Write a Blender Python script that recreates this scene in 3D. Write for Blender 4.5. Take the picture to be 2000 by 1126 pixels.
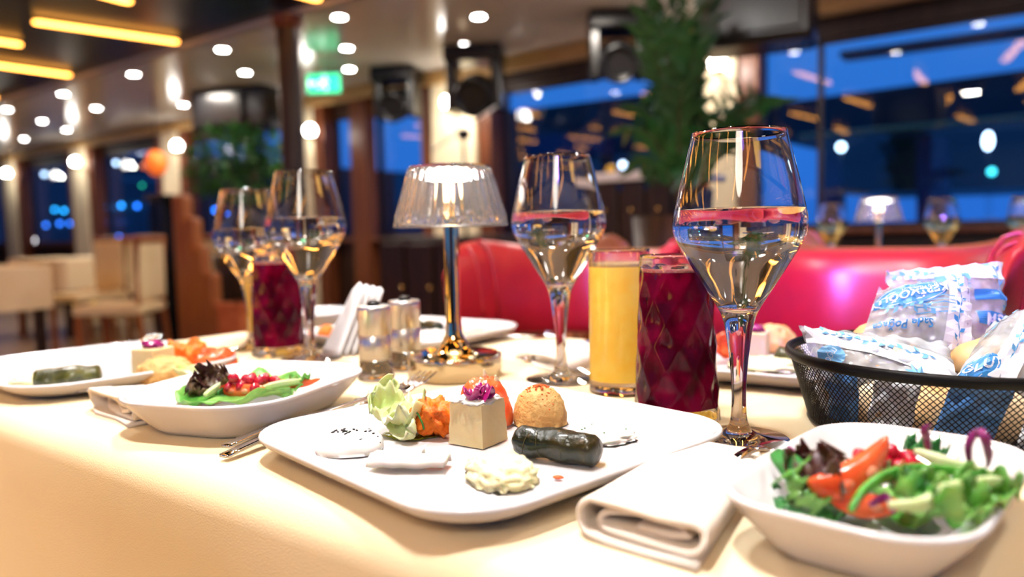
import bpy, bmesh, math, random
from math import sin, cos, pi, radians as rad
from mathutils import Vector, Matrix, noise
for o in list(bpy.data.objects): bpy.data.objects.remove(o)
SC = bpy.context.scene; C = SC.collection
T = 0.75                                   # table top height
# ---------------------------------------------------------------- camera
F = 1487.0; EYE = Vector((0, 0, T + .154))
R = (Matrix.Rotation(rad(36.6), 3, 'Z') @ Matrix.Rotation(rad(-4.27), 3, 'X') @ Matrix.Rotation(rad(1.3), 3, 'Y'))
cd = bpy.data.cameras.new('camera'); cam = bpy.data.objects.new('camera', cd); C.objects.link(cam); SC.camera = cam
cd.sensor_width = 36; cd.lens = F * 36 / 2000; cd.clip_start = .02; cd.clip_end = 400
cam.matrix_world = Matrix.Translation(EYE) @ (R @ Matrix.Rotation(pi / 2, 3, 'X')).to_4x4()
cd.dof.use_dof = True; cd.dof.focus_distance = .535; cd.dof.aperture_fstop = 3.6; cd.dof.aperture_blades = 0
def ray(x, y): return R @ Vector(((x - 1000) / F, 1, -(y - 563) / F))
def at(x, y, z):
    d = ray(x, y); return EYE + d * ((z - EYE.z) / d.z)
def atY(x, y, Y):
    d = ray(x, y); return EYE + d * (Y / d.y)
def atd(x, y, t): return EYE + ray(x, y) * t
# ---------------------------------------------------------------- world, exposure, lights
W = bpy.data.worlds.new('dusk'); SC.world = W; W.use_nodes = True
nt = W.node_tree; nt.nodes.clear()
wo = nt.nodes.new('ShaderNodeOutputWorld'); bg = nt.nodes.new('ShaderNodeBackground')
tc = nt.nodes.new('ShaderNodeTexCoord'); sx = nt.nodes.new('ShaderNodeSeparateXYZ'); cr = nt.nodes.new('ShaderNodeValToRGB')
nt.links.new(tc.outputs['Generated'], sx.inputs[0]); nt.links.new(sx.outputs['Z'], cr.inputs[0])
nt.links.new(cr.outputs[0], bg.inputs[0]); nt.links.new(bg.outputs[0], wo.inputs[0])
e = cr.color_ramp.elements
e[0].position = 0; e[0].color = (.022, .15, .60, 1); e[1].position = .35; e[1].color = (.035, .22, .68, 1)
e2 = e.new(.9); e2.color = (.01, .06, .32, 1)
bg.inputs[1].default_value = 1.0
SC.view_settings.view_transform = 'Standard'; SC.view_settings.look = 'None'
SC.view_settings.exposure = 0.12; SC.view_settings.gamma = 1; SC.view_settings.use_curve_mapping = False
cy = SC.cycles
cy.max_bounces = 16; cy.transmission_bounces = 14; cy.transparent_max_bounces = 16; cy.glossy_bounces = 6; cy.diffuse_bounces = 3
cy.sample_clamp_indirect = 6; cy.blur_glossy = .3; cy.use_denoising = True
def lamp(loc, P, size, col, name='downlight_lamp', target=None, spread=None):
    l = bpy.data.lights.new(name, 'AREA'); l.shape = 'DISK'; l.size = size; l.energy = P; l.color = col
    if spread: l.spread = rad(spread)
    o = bpy.data.objects.new(name, l); C.objects.link(o); o.location = loc
    if target: o.rotation_euler = (Vector(target) - Vector(loc)).to_track_quat('-Z', 'Y').to_euler()
    return o
# recessed ceiling lamps over the dining table (their housings are built with the ceiling)
KEY = [(-.95, .80, 2.285), (-.38, .20, 2.285), (.55, 1.35, 2.285), (-1.75, .55, 2.285)]
for k, (x, y, z) in enumerate(KEY): lamp((x, y, z - .012), (22, 27, 12, 12)[k], .16, (1, .97, .93))
# unseen violet wash added behind the viewer, to tint the red chairs purple
lamp((.5, -.7, 2.15), 8, .4, (.30, .16, 1), 'added_violet_wash', (-.42, 1.56, .88), 24)
lamp((.45, -1.2, 2.1), 11, .5, (1, .91, .78), 'added_front_fill', (-.4, .5, .75))  # unseen soft fill added on the camera side to brighten the food fronts
# added unseen warm fill low behind the viewer, to turn the cloth skirt golden
lamp((-1.1, -1.3, .40), 4.4, .7, (1, .55, .13), 'added_skirt_fill', (-.9, .28, .50), 110)
lamp((-3.5, -1.6, .40), 3, .7, (1, .55, .13), 'added_skirt_fill', (-1.4, .28, .50), 110)
for x in (-2.2, -4.3, -6.5, -9): lamp((x, 3.95, 2.26), 20, .25, (1, .9, .78))
# ---------------------------------------------------------------- materials
MATS = {}
def mat(name, col, rough=.5, metal=0, trans=0, ior=1.45, spec=.5, emit=None, es=0, coat=0, sss=0, alpha=1, sheen=0):
    m = bpy.data.materials.new(name); m.use_nodes = True; b = m.node_tree.nodes['Principled BSDF']; I = b.inputs
    I['Base Color'].default_value = (*col, 1); I['Roughness'].default_value = rough; I['Metallic'].default_value = metal
    I['Transmission Weight'].default_value = trans; I['IOR'].default_value = ior; I['Specular IOR Level'].default_value = spec
    I['Coat Weight'].default_value = coat; I['Alpha'].default_value = alpha; I['Sheen Weight'].default_value = sheen
    if sss: I['Subsurface Weight'].default_value = sss; I['Subsurface Radius'].default_value = (1, .6, .4); I['Subsurface Scale'].default_value = .006
    if emit: I['Emission Color'].default_value = (*emit, 1); I['Emission Strength'].default_value = es
    MATS[name] = m; return m
def noisy(m, c2, scale=40, lo=.4, hi=.6, bump=0, bscale=None, detail=4, stretch=None):
    nt = m.node_tree; b = nt.nodes['Principled BSDF']; c1 = tuple(b.inputs['Base Color'].default_value)
    t = nt.nodes.new('ShaderNodeTexCoord'); n = nt.nodes.new('ShaderNodeTexNoise'); r = nt.nodes.new('ShaderNodeValToRGB')
    n.inputs['Scale'].default_value = scale; n.inputs['Detail'].default_value = detail
    src = t.outputs['Object']
    if stretch:
        mp = nt.nodes.new('ShaderNodeMapping'); mp.inputs['Scale'].default_value = stretch; nt.links.new(src, mp.inputs[0]); src = mp.outputs[0]
    nt.links.new(src, n.inputs['Vector']); nt.links.new(n.outputs['Fac'], r.inputs[0])
    r.color_ramp.elements[0].position = lo; r.color_ramp.elements[1].position = hi
    r.color_ramp.elements[0].color = c1; r.color_ramp.elements[1].color = (*c2, 1)
    nt.links.new(r.outputs[0], b.inputs['Base Color'])
    if bump:
        n2 = nt.nodes.new('ShaderNodeTexNoise'); n2.inputs['Scale'].default_value = bscale or scale; n2.inputs['Detail'].default_value = 5
        bp = nt.nodes.new('ShaderNodeBump'); bp.inputs['Strength'].default_value = bump; bp.inputs['Distance'].default_value = .002
        nt.links.new(src, n2.inputs['Vector']); nt.links.new(n2.outputs['Fac'], bp.inputs['Height']); nt.links.new(bp.outputs[0], b.inputs['Normal'])
    return m
cloth = noisy(mat('tablecloth', (.90, .75, .48), .9, spec=.1, sheen=.1), (.93, .79, .54), 3, bump=.25, bscale=900)
napm = noisy(mat('napkin cotton', (.92, .84, .74), .85, spec=.15), (.95, .89, .80), 8, bump=.2, bscale=1400)
porc = mat('porcelain', (.86, .86, .90), .12, coat=.5)
glassm = mat('clear glass', (1, 1, 1), 0, trans=1, ior=1.46)
waterm = mat('water', (1, 1, 1), 0, trans=1, ior=1.33)
acryl = mat('acrylic', (.98, .98, 1), .03, trans=1, ior=1.47)
shadem = mat('fluted acrylic', (.97, .97, 1), .05, trans=.94, ior=1.47)
beet = noisy(mat('beet juice', (.045, .0006, .006), .12, trans=.1, ior=1.3, spec=.25), (.17, .001, .022), 30, .42, .62)
beetfoam = noisy(mat('beet foam', (.8, .2, .22), .5), (.9, .4, .38), 400)
orange = noisy(mat('orange juice', (1, .62, .07), .2, coat=.2), (1, .68, .10), 60)
ojfoam = mat('juice foam', (1, .80, .45), .6)
gold = mat('polished brass', (.96, .74, .38), .08, 1)
nickel = mat('champagne metal', (.92, .84, .66), .09, 1)
steel = mat('brushed steel', (.86, .85, .83), .34, 1)
mirror = mat('cutlery steel', (.80, .83, .90), .08, 1)
blackp = mat('black plastic', (.008, .008, .009), .25)
wire = mat('black coated wire', (.003, .003, .004), .45, spec=.2)
redl = noisy(mat('red leather', (.30, .004, .012), .42, coat=.5), (.34, .006, .012), 20, bump=.12, bscale=220)
redl.node_tree.nodes['Principled BSDF'].inputs['Coat Roughness'].default_value = .32
brownl = noisy(mat('brown leather', (.22, .06, .015), .5), (.27, .085, .02), 10)
wood = noisy(mat('reddish wood', (.11, .028, .010), .35), (.17, .05, .016), 3, stretch=(14, 14, 1))
woodd = noisy(mat('dark wood', (.018, .008, .005), .4), (.035, .015, .008), 3, stretch=(12, 12, 1))
woodg = noisy(mat('golden wood', (.42, .24, .08), .4), (.5, .30, .11), 3, stretch=(2, 14, 14))
woodt = noisy(mat('orange brown wood', (.30, .085, .022), .5), (.36, .12, .03), 4, stretch=(10, 10, 1))
terra = noisy(mat('terracotta', (.50, .11, .03), .8), (.55, .15, .05), 15)
ceilc = noisy(mat('cream ceiling panel', (.80, .75, .66), .16, spec=.6), (.84, .79, .70), 1)
ceild = mat('dark ceiling lacquer', (.007, .005, .004), .28, spec=.25)
panel = noisy(mat('cream wall panel', (.78, .66, .44), .5), (.72, .60, .40), 4)
floorm = noisy(mat('floor boards', (.36, .25, .15), .35), (.27, .18, .10), 3, stretch=(1, 8, 8))
winm = mat('window glass', (.82, .90, 1), 0, trans=1, ior=1.5)
LW = mat('white lamp', (1, 1, 1), .5, emit=(1, .97, .92), es=70)
LS = mat('warm strip diffuser', (1, .6, .2), .5, emit=(1, .40, .065), es=11)
LG = mat('sconce globe', (1, 1, 1), .3, emit=(1, .95, .88), es=22)
LED = mat('lamp led', (1, 1, 1), .3, emit=(1, .97, .90), es=16)
LEX = mat('green sign light', (.02, .5, .25), .4, emit=(.02, .55, .25), es=2.2)
LEW = mat('sign white', (.8, 1, .9), .4, emit=(.6, 1, .8), es=2.5)
LF = mat('yellow step light', (1, .8, .1), .4, emit=(.9, .62, .06), es=1.5)
foliage = noisy(mat('foliage', (.012, .07, .012), .35), (.05, .20, .03), 3)
foliage2 = noisy(mat('foliage deep', (.004, .035, .010), .4), (.014, .085, .016), 3)
stemm = mat('plant stem', (.06, .04, .015), .7)
creamup = noisy(mat('cream upholstery', (.80, .62, .34), .8), (.85, .68, .40), 5)
dolmam = noisy(mat('vine leaf', (.006, .010, .003), .3, coat=.35, spec=.35), (.05, .032, .006), 55, .5, .85, bump=.8, bscale=160)
dolmal = noisy(mat('vine leaf olive', (.03, .035, .006), .3, coat=.3), (.10, .10, .02), 70, .45, .7, bump=.5, bscale=160)
veinm = mat('leaf vein', (.09, .075, .02), .4)
humm = noisy(mat('chickpea puree', (.74, .46, .17), .6, sss=.1), (.62, .34, .11), 90, bump=.9, bscale=260)
papr = mat('paprika', (.70, .12, .015), .6)
cheese = noisy(mat('pale cheese', (.86, .70, .38), .45, sss=.2), (.88, .74, .44), 60, bump=.15, bscale=300)
cream = noisy(mat('white cream', (.95, .93, .88), .3, sss=.2), (.93, .92, .90), 30, bump=.2, bscale=90)
yog = mat('strained yogurt', (.93, .93, .93), .25, sss=.2)
seedm = mat('black seed', (.006, .005, .006), .4)
salad = noisy(mat('potato salad', (.90, .85, .56), .4, sss=.2), (.88, .85, .50), 70, bump=.7, bscale=150)
carrot = noisy(mat('carrot puree', (.90, .22, .015), .5), (.82, .15, .01), 120, bump=.8, bscale=220)
tomato = noisy(mat('tomato flesh', (.88, .09, .025), .22, sss=.2, coat=.4), (.92, .17, .05), 60, bump=.2, bscale=120)
tomin = noisy(mat('tomato inside', (.85, .18, .09), .3, sss=.2), (.93, .35, .2), 90)
beetp = noisy(mat('pickled beet', (.38, .01, .16), .25, coat=.5), (.25, .005, .12), 120)
cabb = noisy(mat('purple cabbage', (.20, .01, .13), .3, coat=.3), (.30, .03, .2), 50)
pome = mat('pomegranate seed', (.50, .003, .03), .08, coat=.8, sss=.3)
lett = noisy(mat('pale lettuce', (.60, .80, .28), .4, sss=.2), (.86, .93, .60), 40, .35, .65, bump=.4, bscale=80)
lettg = noisy(mat('green lettuce', (.06, .28, .03), .32, sss=.1), (.25, .5, .12), 60, .4, .7, bump=.5, bscale=90)
lettd = noisy(mat('dark green leaf', (.02, .13, .03), .3), (.04, .24, .05), 60, bump=.4, bscale=90)
lettr = noisy(mat('red lettuce', (.05, .006, .012), .35), (.14, .09, .03), 90, .4, .7, bump=.5, bscale=90)
cuke = noisy(mat('cucumber flesh', (.62, .80, .36), .3, sss=.2), (.72, .85, .5), 60)
cukes = noisy(mat('cucumber skin', (.05, .30, .03), .25, coat=.3), (.10, .42, .05), 60)
breadm = noisy(mat('baked bun', (.70, .36, .12), .45), (.86, .62, .34), 14, .35, .7)
breadp = noisy(mat('pale bun', (.88, .72, .50), .5), (.80, .60, .36), 20)
paper = mat('paper napkin', (.93, .93, .96), .8)
pblue = mat('blue print', (.05, .26, .62), .35); pblue2 = mat('light blue print', (.16, .45, .78), .35)
pwhite = mat('white print', (.86, .90, .97), .35)
pepperm = noisy(mat('ground pepper', (.12, .10, .08), .7), (.3, .27, .22), 300)
darkhull = mat('dark hull', (.006, .008, .016), .35)
darkroof = mat('dark awning', (.005, .006, .014), .7)
navy = mat('navy canvas', (.012, .016, .07), .6)
seam_ = mat('sea', (.004, .02, .06), .12)
salmon = mat('salmon cloth', (.75, .22, .13), .7)
# plastic film: thin, partly clear, partly milky, glossy
film = bpy.data.materials.new('plastic film'); film.use_nodes = True; n_ = film.node_tree; n_.nodes.clear()
fo = n_.nodes.new('ShaderNodeOutputMaterial'); tr = n_.nodes.new('ShaderNodeBsdfTransparent'); gl = n_.nodes.new('ShaderNodeBsdfGlossy')
df = n_.nodes.new('ShaderNodeBsdfDiffuse'); tl = n_.nodes.new('ShaderNodeBsdfTranslucent'); ad = n_.nodes.new('ShaderNodeMixShader')
mx = n_.nodes.new('ShaderNodeMixShader'); mx2 = n_.nodes.new('ShaderNodeMixShader'); fr = n_.nodes.new('ShaderNodeLayerWeight')
nz = n_.nodes.new('ShaderNodeTexNoise'); rp = n_.nodes.new('ShaderNodeValToRGB'); bp_ = n_.nodes.new('ShaderNodeBump'); tcc = n_.nodes.new('ShaderNodeTexCoord')
tr.inputs[0].default_value = (.93, .96, 1, 1); gl.inputs['Roughness'].default_value = .12; df.inputs[0].default_value = (.86, .93, 1, 1); tl.inputs[0].default_value = (.86, .93, 1, 1)
nz.inputs['Scale'].default_value = 32; nz.inputs['Detail'].default_value = 3; rp.color_ramp.elements[0].position = .35; rp.color_ramp.elements[1].position = .62
rp.color_ramp.elements[0].color = (.26, .26, .26, 1); rp.color_ramp.elements[1].color = (.86, .86, .86, 1)
L = n_.links.new
L(tcc.outputs['Object'], nz.inputs['Vector']); L(nz.outputs['Fac'], rp.inputs[0]); L(nz.outputs['Fac'], bp_.inputs['Height']); bp_.inputs['Strength'].default_value = .6; bp_.inputs['Distance'].default_value = .004
L(bp_.outputs[0], gl.inputs['Normal'])
ad.inputs[0].default_value = .35; L(df.outputs[0], ad.inputs[1]); L(tl.outputs[0], ad.inputs[2])
L(rp.outputs[0], mx.inputs[0]); L(tr.outputs[0], mx.inputs[1]); L(ad.outputs[0], mx.inputs[2])
fr.inputs[0].default_value = .35; L(fr.outputs['Fresnel'], mx2.inputs[0]); L(mx.outputs[0], mx2.inputs[1]); L(gl.outputs[0], mx2.inputs[2]); L(mx2.outputs[0], fo.inputs[0])
MATS['film'] = film
# ---------------------------------------------------------------- builders
def link(o, parent=None):
    C.objects.link(o)
    if parent: o.parent = parent
    return o
def mesh(name, V, Fc, m, parent=None, smooth=True, loc=None):
    me = bpy.data.meshes.new(name); me.from_pydata([tuple(v) for v in V], [], Fc); me.validate(); me.update()
    me.materials.append(m)
    if smooth: me.polygons.foreach_set('use_smooth', [True] * len(me.polygons))
    o = bpy.data.objects.new(name, me)
    if loc is not None: o.location = loc
    return link(o, parent)
def tag(o, label, cat, group=None):
    o['label'] = label; o['category'] = cat
    if group: o['group'] = group
    return o
def thing(name, loc, label, cat, group=None, rz=0):
    o = bpy.data.objects.new(name, None); o.empty_display_size = .02; o.location = loc; o.rotation_euler[2] = rz; link(o)
    return tag(o, label, cat, group)
def struct(o): o['kind'] = 'structure'; return o
class G:                                    # geometry gatherer
    def __init__(s): s.V = []; s.F = []
    def add(s, V, F):
        n = len(s.V); s.V += [tuple(v) for v in V]; s.F += [tuple(i + n for i in f) for f in F]; return s
    def box(s, c, d, rz=0, M=None, bev=0):
        x, y, z = [q / 2 for q in d]
        if bev:
            V = []; b = min(bev, x, y, z) * .999
            bm = bmesh.new(); bmesh.ops.create_cube(bm, size=1)
            for v in bm.verts: v.co = Vector((v.co.x * d[0], v.co.y * d[1], v.co.z * d[2]))
            bmesh.ops.bevel(bm, geom=bm.edges[:], offset=b, segments=2, affect='EDGES', profile=.5)
            V = [v.co.copy() for v in bm.verts]; bm.verts.index_update(); Fc = [[v.index for v in f.verts] for f in bm.faces]; bm.free()
        else:
            V = [Vector((a, b, c_)) for a in (-x, x) for b in (-y, y) for c_ in (-z, z)]
            Fc = [(0, 1, 3, 2), (4, 6, 7, 5), (0, 4, 5, 1), (2, 3, 7, 6), (0, 2, 6, 4), (1, 5, 7, 3)]
        Q = (M or Matrix.Identity(3)) if not rz else Matrix.Rotation(rz, 3, 'Z')
        return s.add([Q @ v + Vector(c) for v in V], Fc)
    def lathe(s, prof, n=32, c=(0, 0, 0), rf=None):
        V = []; c = Vector(c)
        for k, (r, z) in enumerate(prof):
            for i in range(n):
                a = 2 * pi * i / n; rr = rf(r, a, z, k) if rf else r
                V.append(c + Vector((rr * cos(a), rr * sin(a), z)))
        Fc = [(k * n + i, k * n + (i + 1) % n, (k + 1) * n + (i + 1) % n, (k + 1) * n + i) for k in range(len(prof) - 1) for i in range(n)]
        return s.add(V, Fc)
    def tube(s, P, r, n=8, cap=True, flat=None):
        P = [Vector(p) for p in P]; V = []; Fc = []; up = Vector((0, 0, 1)); m = len(P)
        for k, p in enumerate(P):
            d = (P[min(k + 1, m - 1)] - P[max(k - 1, 0)]).normalized()
            a = d.cross(up); a = a.normalized() if a.length > 1e-3 else Vector((1, 0, 0)); b = a.cross(d)
            rr = r[k] if isinstance(r, (list, tuple)) else r
            f = flat if flat else 1
            for i in range(n):
                t = 2 * pi * i / n; V.append(p + a * cos(t) * rr + b * sin(t) * rr * f)
        for k in range(m - 1):
            for i in range(n): Fc.append((k * n + i, k * n + (i + 1) % n, (k + 1) * n + (i + 1) % n, (k + 1) * n + i))
        if cap: Fc.append(tuple(range(n))[::-1]); Fc.append(tuple((m - 1) * n + i for i in range(n)))
        return s.add(V, Fc)
    def blob(s, c, rx, ry, rz, rot=0, amp=0, fr=3, nu=24, nv=14, flat=None, sd=0, M=None, pw=1):
        V = []; c = Vector(c); Q = M or Matrix.Rotation(rot, 3, 'Z'); mr = max(rx, ry, rz)
        for j in range(nv + 1):
            t = pi * j / nv
            for i in range(nu):
                a = 2 * pi * i / nu; d = Vector((sin(t) * cos(a), sin(t) * sin(a), cos(t)))
                if pw != 1: d = Vector([math.copysign(abs(q) ** pw, q) for q in d])
                k = 1 + amp * noise.fractal(d * fr + Vector((sd, sd * 2.3, 0)), .6, 2, 4)
                v = Vector((d.x * rx, d.y * ry, d.z * rz)) * k
                if flat is not None and v.z < flat * rz: v.z = flat * rz
                V.append(c + Q @ v)
        Fc = [(j * nu + i, (j + 1) * nu + i, (j + 1) * nu + (i + 1) % nu, j * nu + (i + 1) % nu) for j in range(nv) for i in range(nu)]
        return s.add(V, Fc)
    def grid(s, fn, nu, nv, close=False):
        V = [fn(i / nu, j / nv) for j in range(nv + 1) for i in range(nu + 1)]
        Fc = [(j * (nu + 1) + i, j * (nu + 1) + i + 1, (j + 1) * (nu + 1) + i + 1, (j + 1) * (nu + 1) + i) for j in range(nv) for i in range(nu)]
        return s.add(V, Fc)
    def shell(s, fn, nu, nv, th):           # a sheet with thickness
        P = [[Vector(fn(i / nu, j / nv)) for i in range(nu + 1)] for j in range(nv + 1)]
        V = []; 
        for sg in (1, -1):
            for j in range(nv + 1):
                for i in range(nu + 1):
                    du = P[j][min(i + 1, nu)] - P[j][max(i - 1, 0)]; dv = P[min(j + 1, nv)][i] - P[max(j - 1, 0)][i]
                    n = du.cross(dv); n = n.normalized() if n.length > 1e-12 else Vector((0, 0, 1))
                    V.append(P[j][i] + n * sg * th / 2)
        N = (nu + 1) * (nv + 1); w = nu + 1; Fc = []
        for j in range(nv):
            for i in range(nu):
                q = (j * w + i, j * w + i + 1, (j + 1) * w + i + 1, (j + 1) * w + i)
                Fc.append(q); Fc.append(tuple(N + k for k in q[::-1]))
        rim = [i for i in range(nu + 1)] + [j * w + nu for j in range(1, nv + 1)] + [nv * w + i for i in range(nu - 1, -1, -1)] + [j * w for j in range(nv - 1, 0, -1)]
        for k in range(len(rim)):
            a, b = rim[k], rim[(k + 1) % len(rim)]; Fc.append((b, a, N + a, N + b))
        return s.add(V, Fc)
    def make(s, name, m, parent=None, smooth=True, loc=None): return mesh(name, s.V, s.F, m, parent, smooth, loc)
def autosmooth(o, a=35):
    me = o.data; bm = bmesh.new(); bm.from_mesh(me)
    for e_ in bm.edges: e_.smooth = not (len(e_.link_faces) == 2 and e_.calc_face_angle(0) > rad(a))
    for f in bm.faces: f.smooth = True
    bm.to_mesh(me); bm.free(); return o
def ptree(o):
    return [c for c in bpy.data.objects if c.parent == o]
def dup(o, loc=None, rz=None, label=None, parent=None):
    c = o.copy(); C.objects.link(c)
    if parent: c.parent = parent
    if loc is not None: c.location = loc
    if rz is not None: c.rotation_euler[2] = rz
    if label: c['label'] = label
    for ch in ptree(o): dup(ch, parent=c)
    return c
# ================================================================ THE ROOM
CZ = 2.30; WY = 5.15
struct(G().box((-6, 1, -.03), (24, 9.4, .06)).make('floor', floorm, smooth=False))
# the light perimeter ceiling and the dark middle ceiling with its strip lights
cl = struct(G().box((-6, 4.2, CZ + .03), (24, 2.05, .06)).make('ceiling', ceilc, smooth=False))
struct(G().box((-6, .1, CZ + .07), (24, 6.2, .06)).make('ceiling', ceild, smooth=False))
struct(G().box((-6, 3.195, CZ + .045), (24, .03, .09)).make('trim_1', ceilc, smooth=False))
struct(G().box((-6, 5.0, CZ - .06), (24, .12, .12), bev=.02).make('trim_2', woodg, smooth=False))
# window wall: low wall, head beam
struct(G().box((-6, WY + .06, .42), (24, .12, .84)).make('wall_window_side', woodd, smooth=False))
struct(G().box((-6, WY + .06, 2.16), (24, .12, .16)).make('wall_window_head', woodd, smooth=False))
struct(G().box((-6, WY - .02, .86), (24, .2, .035), bev=.01).make('trim_3', wood, smooth=False))
struct(G().box((-17.9, 1, 1.15), (.12, 9.4, 2.3)).make('wall_far_end', woodd, smooth=False))
# opposite side: low wall, posts and open windows onto the dusk
struct(G().box((-6, -3.3, .42), (24, .12, .84)).make('wall_opposite_side', woodd, smooth=False))
for k in range(8): struct(G().box((-15 + 2.6 * k, -3.3, 1.55), (.22, .16, 1.5)).make('pillar', wood, smooth=False))
struct(G().box((3.1, -3.3, 1.57), (5.4, .10, 1.46)).make('wall_added_blocker', wood, smooth=False))  # unseen panel added to block blue dusk from the lamp stem's reflections
# light pillars with reddish wood edges
PX = [(-4.30, .50), (-1.95, .24), (-6.28, .26), (-8.80, .36), (-11.15, .45), (-13.5, .42)]
for k, (x, w) in enumerate(PX):
    p = struct(G().box((x, WY - .09, 1.12), (w, .14, 2.24), bev=.015).make('pillar', panel, smooth=False))
    for s in (-1, 1):
        G().box((x + s * (w / 2 + .075), WY - .06, 1.12), (.14, .16, 2.24), bev=.012).make('edge_board', wood, p, smooth=False)
struct(G().box((-5.52, WY - .06, 1.12), (.22, .14, 2.24), bev=.012).make('pillar', wood, smooth=False))
struct(G().box((-7.3, WY - .06, 1.12), (.10, .14, 2.24), bev=.012).make('pillar', woodd, smooth=False))
# window panes
edges = sorted([(-17.8, -13.85), (-13.15, -11.55), (-10.8, -9.15), (-8.45, -7.36), (-7.24, -6.55), (-6.02, -5.64), (-5.4, -4.7), (-3.88, -2.2), (-1.72, 1.2), (1.3, 4.5)])
for k, (a, b) in enumerate(edges):
    w = struct(G().box(((a + b) / 2, WY + .06, 1.48), (b - a, .012, 1.22)).make('window_%d' % (k + 1), winm, smooth=False))
    fr_ = G()
    for z in (.89, 2.07): fr_.box(((a + b) / 2, WY + .06, z), (b - a, .05, .04))
    for x in (a, b): fr_.box((x, WY + .06, 1.48), (.04, .05, 1.22))
    fr_.make('window_frame', woodd, w, smooth=False)
struct(G().box((-1.35, WY + .06, 1.5), (.03, .05, 1.2)).make('trim_4', woodd, smooth=False))
# ---------------------------------------------------------------- outside: water, moored boats, harbour lights
o = struct(G().box((-10, 60, -1.6), (200, 104, .1)).make('water', seam_, smooth=False))
def prism(name, pts, Y, th, m, label, cat, parent=None):
    V = []
    for dy in (0, th):
        for (x, y) in pts:
            p = atY(x, y, Y); V.append((p.x, p.y + dy, p.z))
    n = len(pts); Fc = [tuple(range(n)), tuple(range(n, 2 * n))[::-1]] + [(i, (i + 1) % n, n + (i + 1) % n, n + i)[::-1] for i in range(n)]
    o = mesh(name, V, Fc, m, parent, smooth=False)
    if not parent: tag(o, label, cat)
    return o
boat = prism('boat', [(960, 222), (1350, 172), (1350, 300), (1300, 340), (960, 470)], 9, 1.2, darkhull, 'dark deckhouse of a moored boat seen through the middle window', 'boat')
prism('boat_wheelhouse', [(1020, 300), (1180, 300), (1180, 262), (1040, 262)], 8.7, .3, navy, '', '', boat)
boat2 = prism('boat', [(1470, 208), (1660, 182), (2300, 95), (2300, 235), (1700, 262), (1640, 300), (1470, 262)], 9, 1.5, darkroof, 'long dark upper deck of a moored boat behind the right-hand window', 'boat')
prism('deck_rail', [(1560, 262), (2300, 196), (2300, 208), (1560, 274)], 8.8, .08, gold, '', '', boat2)
prism('awning_edge', [(1640, 100), (2300, 8), (2300, 22), (1640, 112)], 8.8, .3, darkhull, '', '', boat2)
for a, b in ((1600, 1640), (1790, 1850)):
    prism('cabin_post', [(a, 250), (b, 250), (b, 700), (a, 700)], 9.6, .3, navy, '', '', boat2)
G().box((.5, 9.8, -1.0), (5.6, 2.2, 1.2), bev=.2).make('hull', darkhull, boat2, smooth=False)
G().box((-9.2, 9.8, -1.0), (3.6, 2.2, 1.2), bev=.2).make('hull', darkhull, boat, smooth=False); prism('cabin_wall', [(980, 440), (1290, 340), (1290, 640), (980, 640)], 9.2, .8, darkhull, '', '', boat)
quay = prism('quayside_building', [(1640, 268), (2300, 225), (2300, 358), (1640, 378)], 11, 3, darkhull, 'black quayside building low behind the right-hand window', 'building')
sh = prism('shore_hill', [(-400, 330), (300, 300), (700, 330), (700, 470), (-400, 490)], 30, 10, darkhull, 'black hillside across the water beyond the far windows', 'hill')
def glow(px, py, Y, r, col, s, label, group, hz=1):
    m = MATS.get(('g', col, s)) or mat('harbour light', col, .4, emit=col, es=s); MATS[('g', col, s)] = m
    c = atY(px, py, Y); g = G().blob((0, 0, 0), r, r, r * hz, nu=14, nv=8)
    t = tag(g.make('harbour_lamp', m, loc=c), label, 'lamp', group); G().tube([(0, 0, -.02), (0, 0, -1.56 - c.z)], .003 * Y / 9, 5).make('lamp_post', darkhull, t); return t
for k, (x, y) in enumerate([(300, 175 + 235), (342, 411), (421, 410), (560 / 2.81, 404), (210, 404), (237, 401), (268, 402)]):
    glow(x, y, 29.5, .135, (.02, .35, 1) if x < 250 else (.02, .2, 1), 9, 'one of the blue dots of light in the row across the water', 'blue lights across the water')
for x, y in [(107, 409), (125, 411), (150, 409), (90, 439), (117, 436), (137, 436), (157, 436), (212, 433), (233, 463)]:
    glow(x, y, 29.5, .135, (.02, .45, 1) if y < 420 else (.03, .2, .9), 9, 'one of the blue dots of light in the row across the water', 'blue lights across the water')
glow(87, 340, 9, .05, (.6, .8, 1), 16, 'cool white harbour lamp in the far left window', None)
glow(227, 318, 9, .045, (.6, .8, 1), 16, 'cool white harbour lamp beside the orange ornament window', None)
glow(278, 362, 9, .03, (.02, .6, .3), 4, 'small green harbour lamp above the far chairs', None)
glow(70, 469, 9, .06, (1, .95, .95), 8, 'white lamp low over the far window sill', None)
glow(1643, 287, 8.6, .042, (.6, .85, 1), 20, 'pale blue harbour lamp behind the tall wine glass window', None)
glow(1930, 275, 8.6, .042, (.6, .8, 1), 20, 'tall oval white harbour lamp at the right edge', None, 2)
glow(1937, 335, 8.6, .034, (.05, .6, .65), 5, 'small teal harbour lamp under the oval white one', None)
glow(1217, 322, 8.5, .04, (.7, .85, 1), 16, 'white harbour lamp over the serving counter', None)
struct_sill = None
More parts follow.
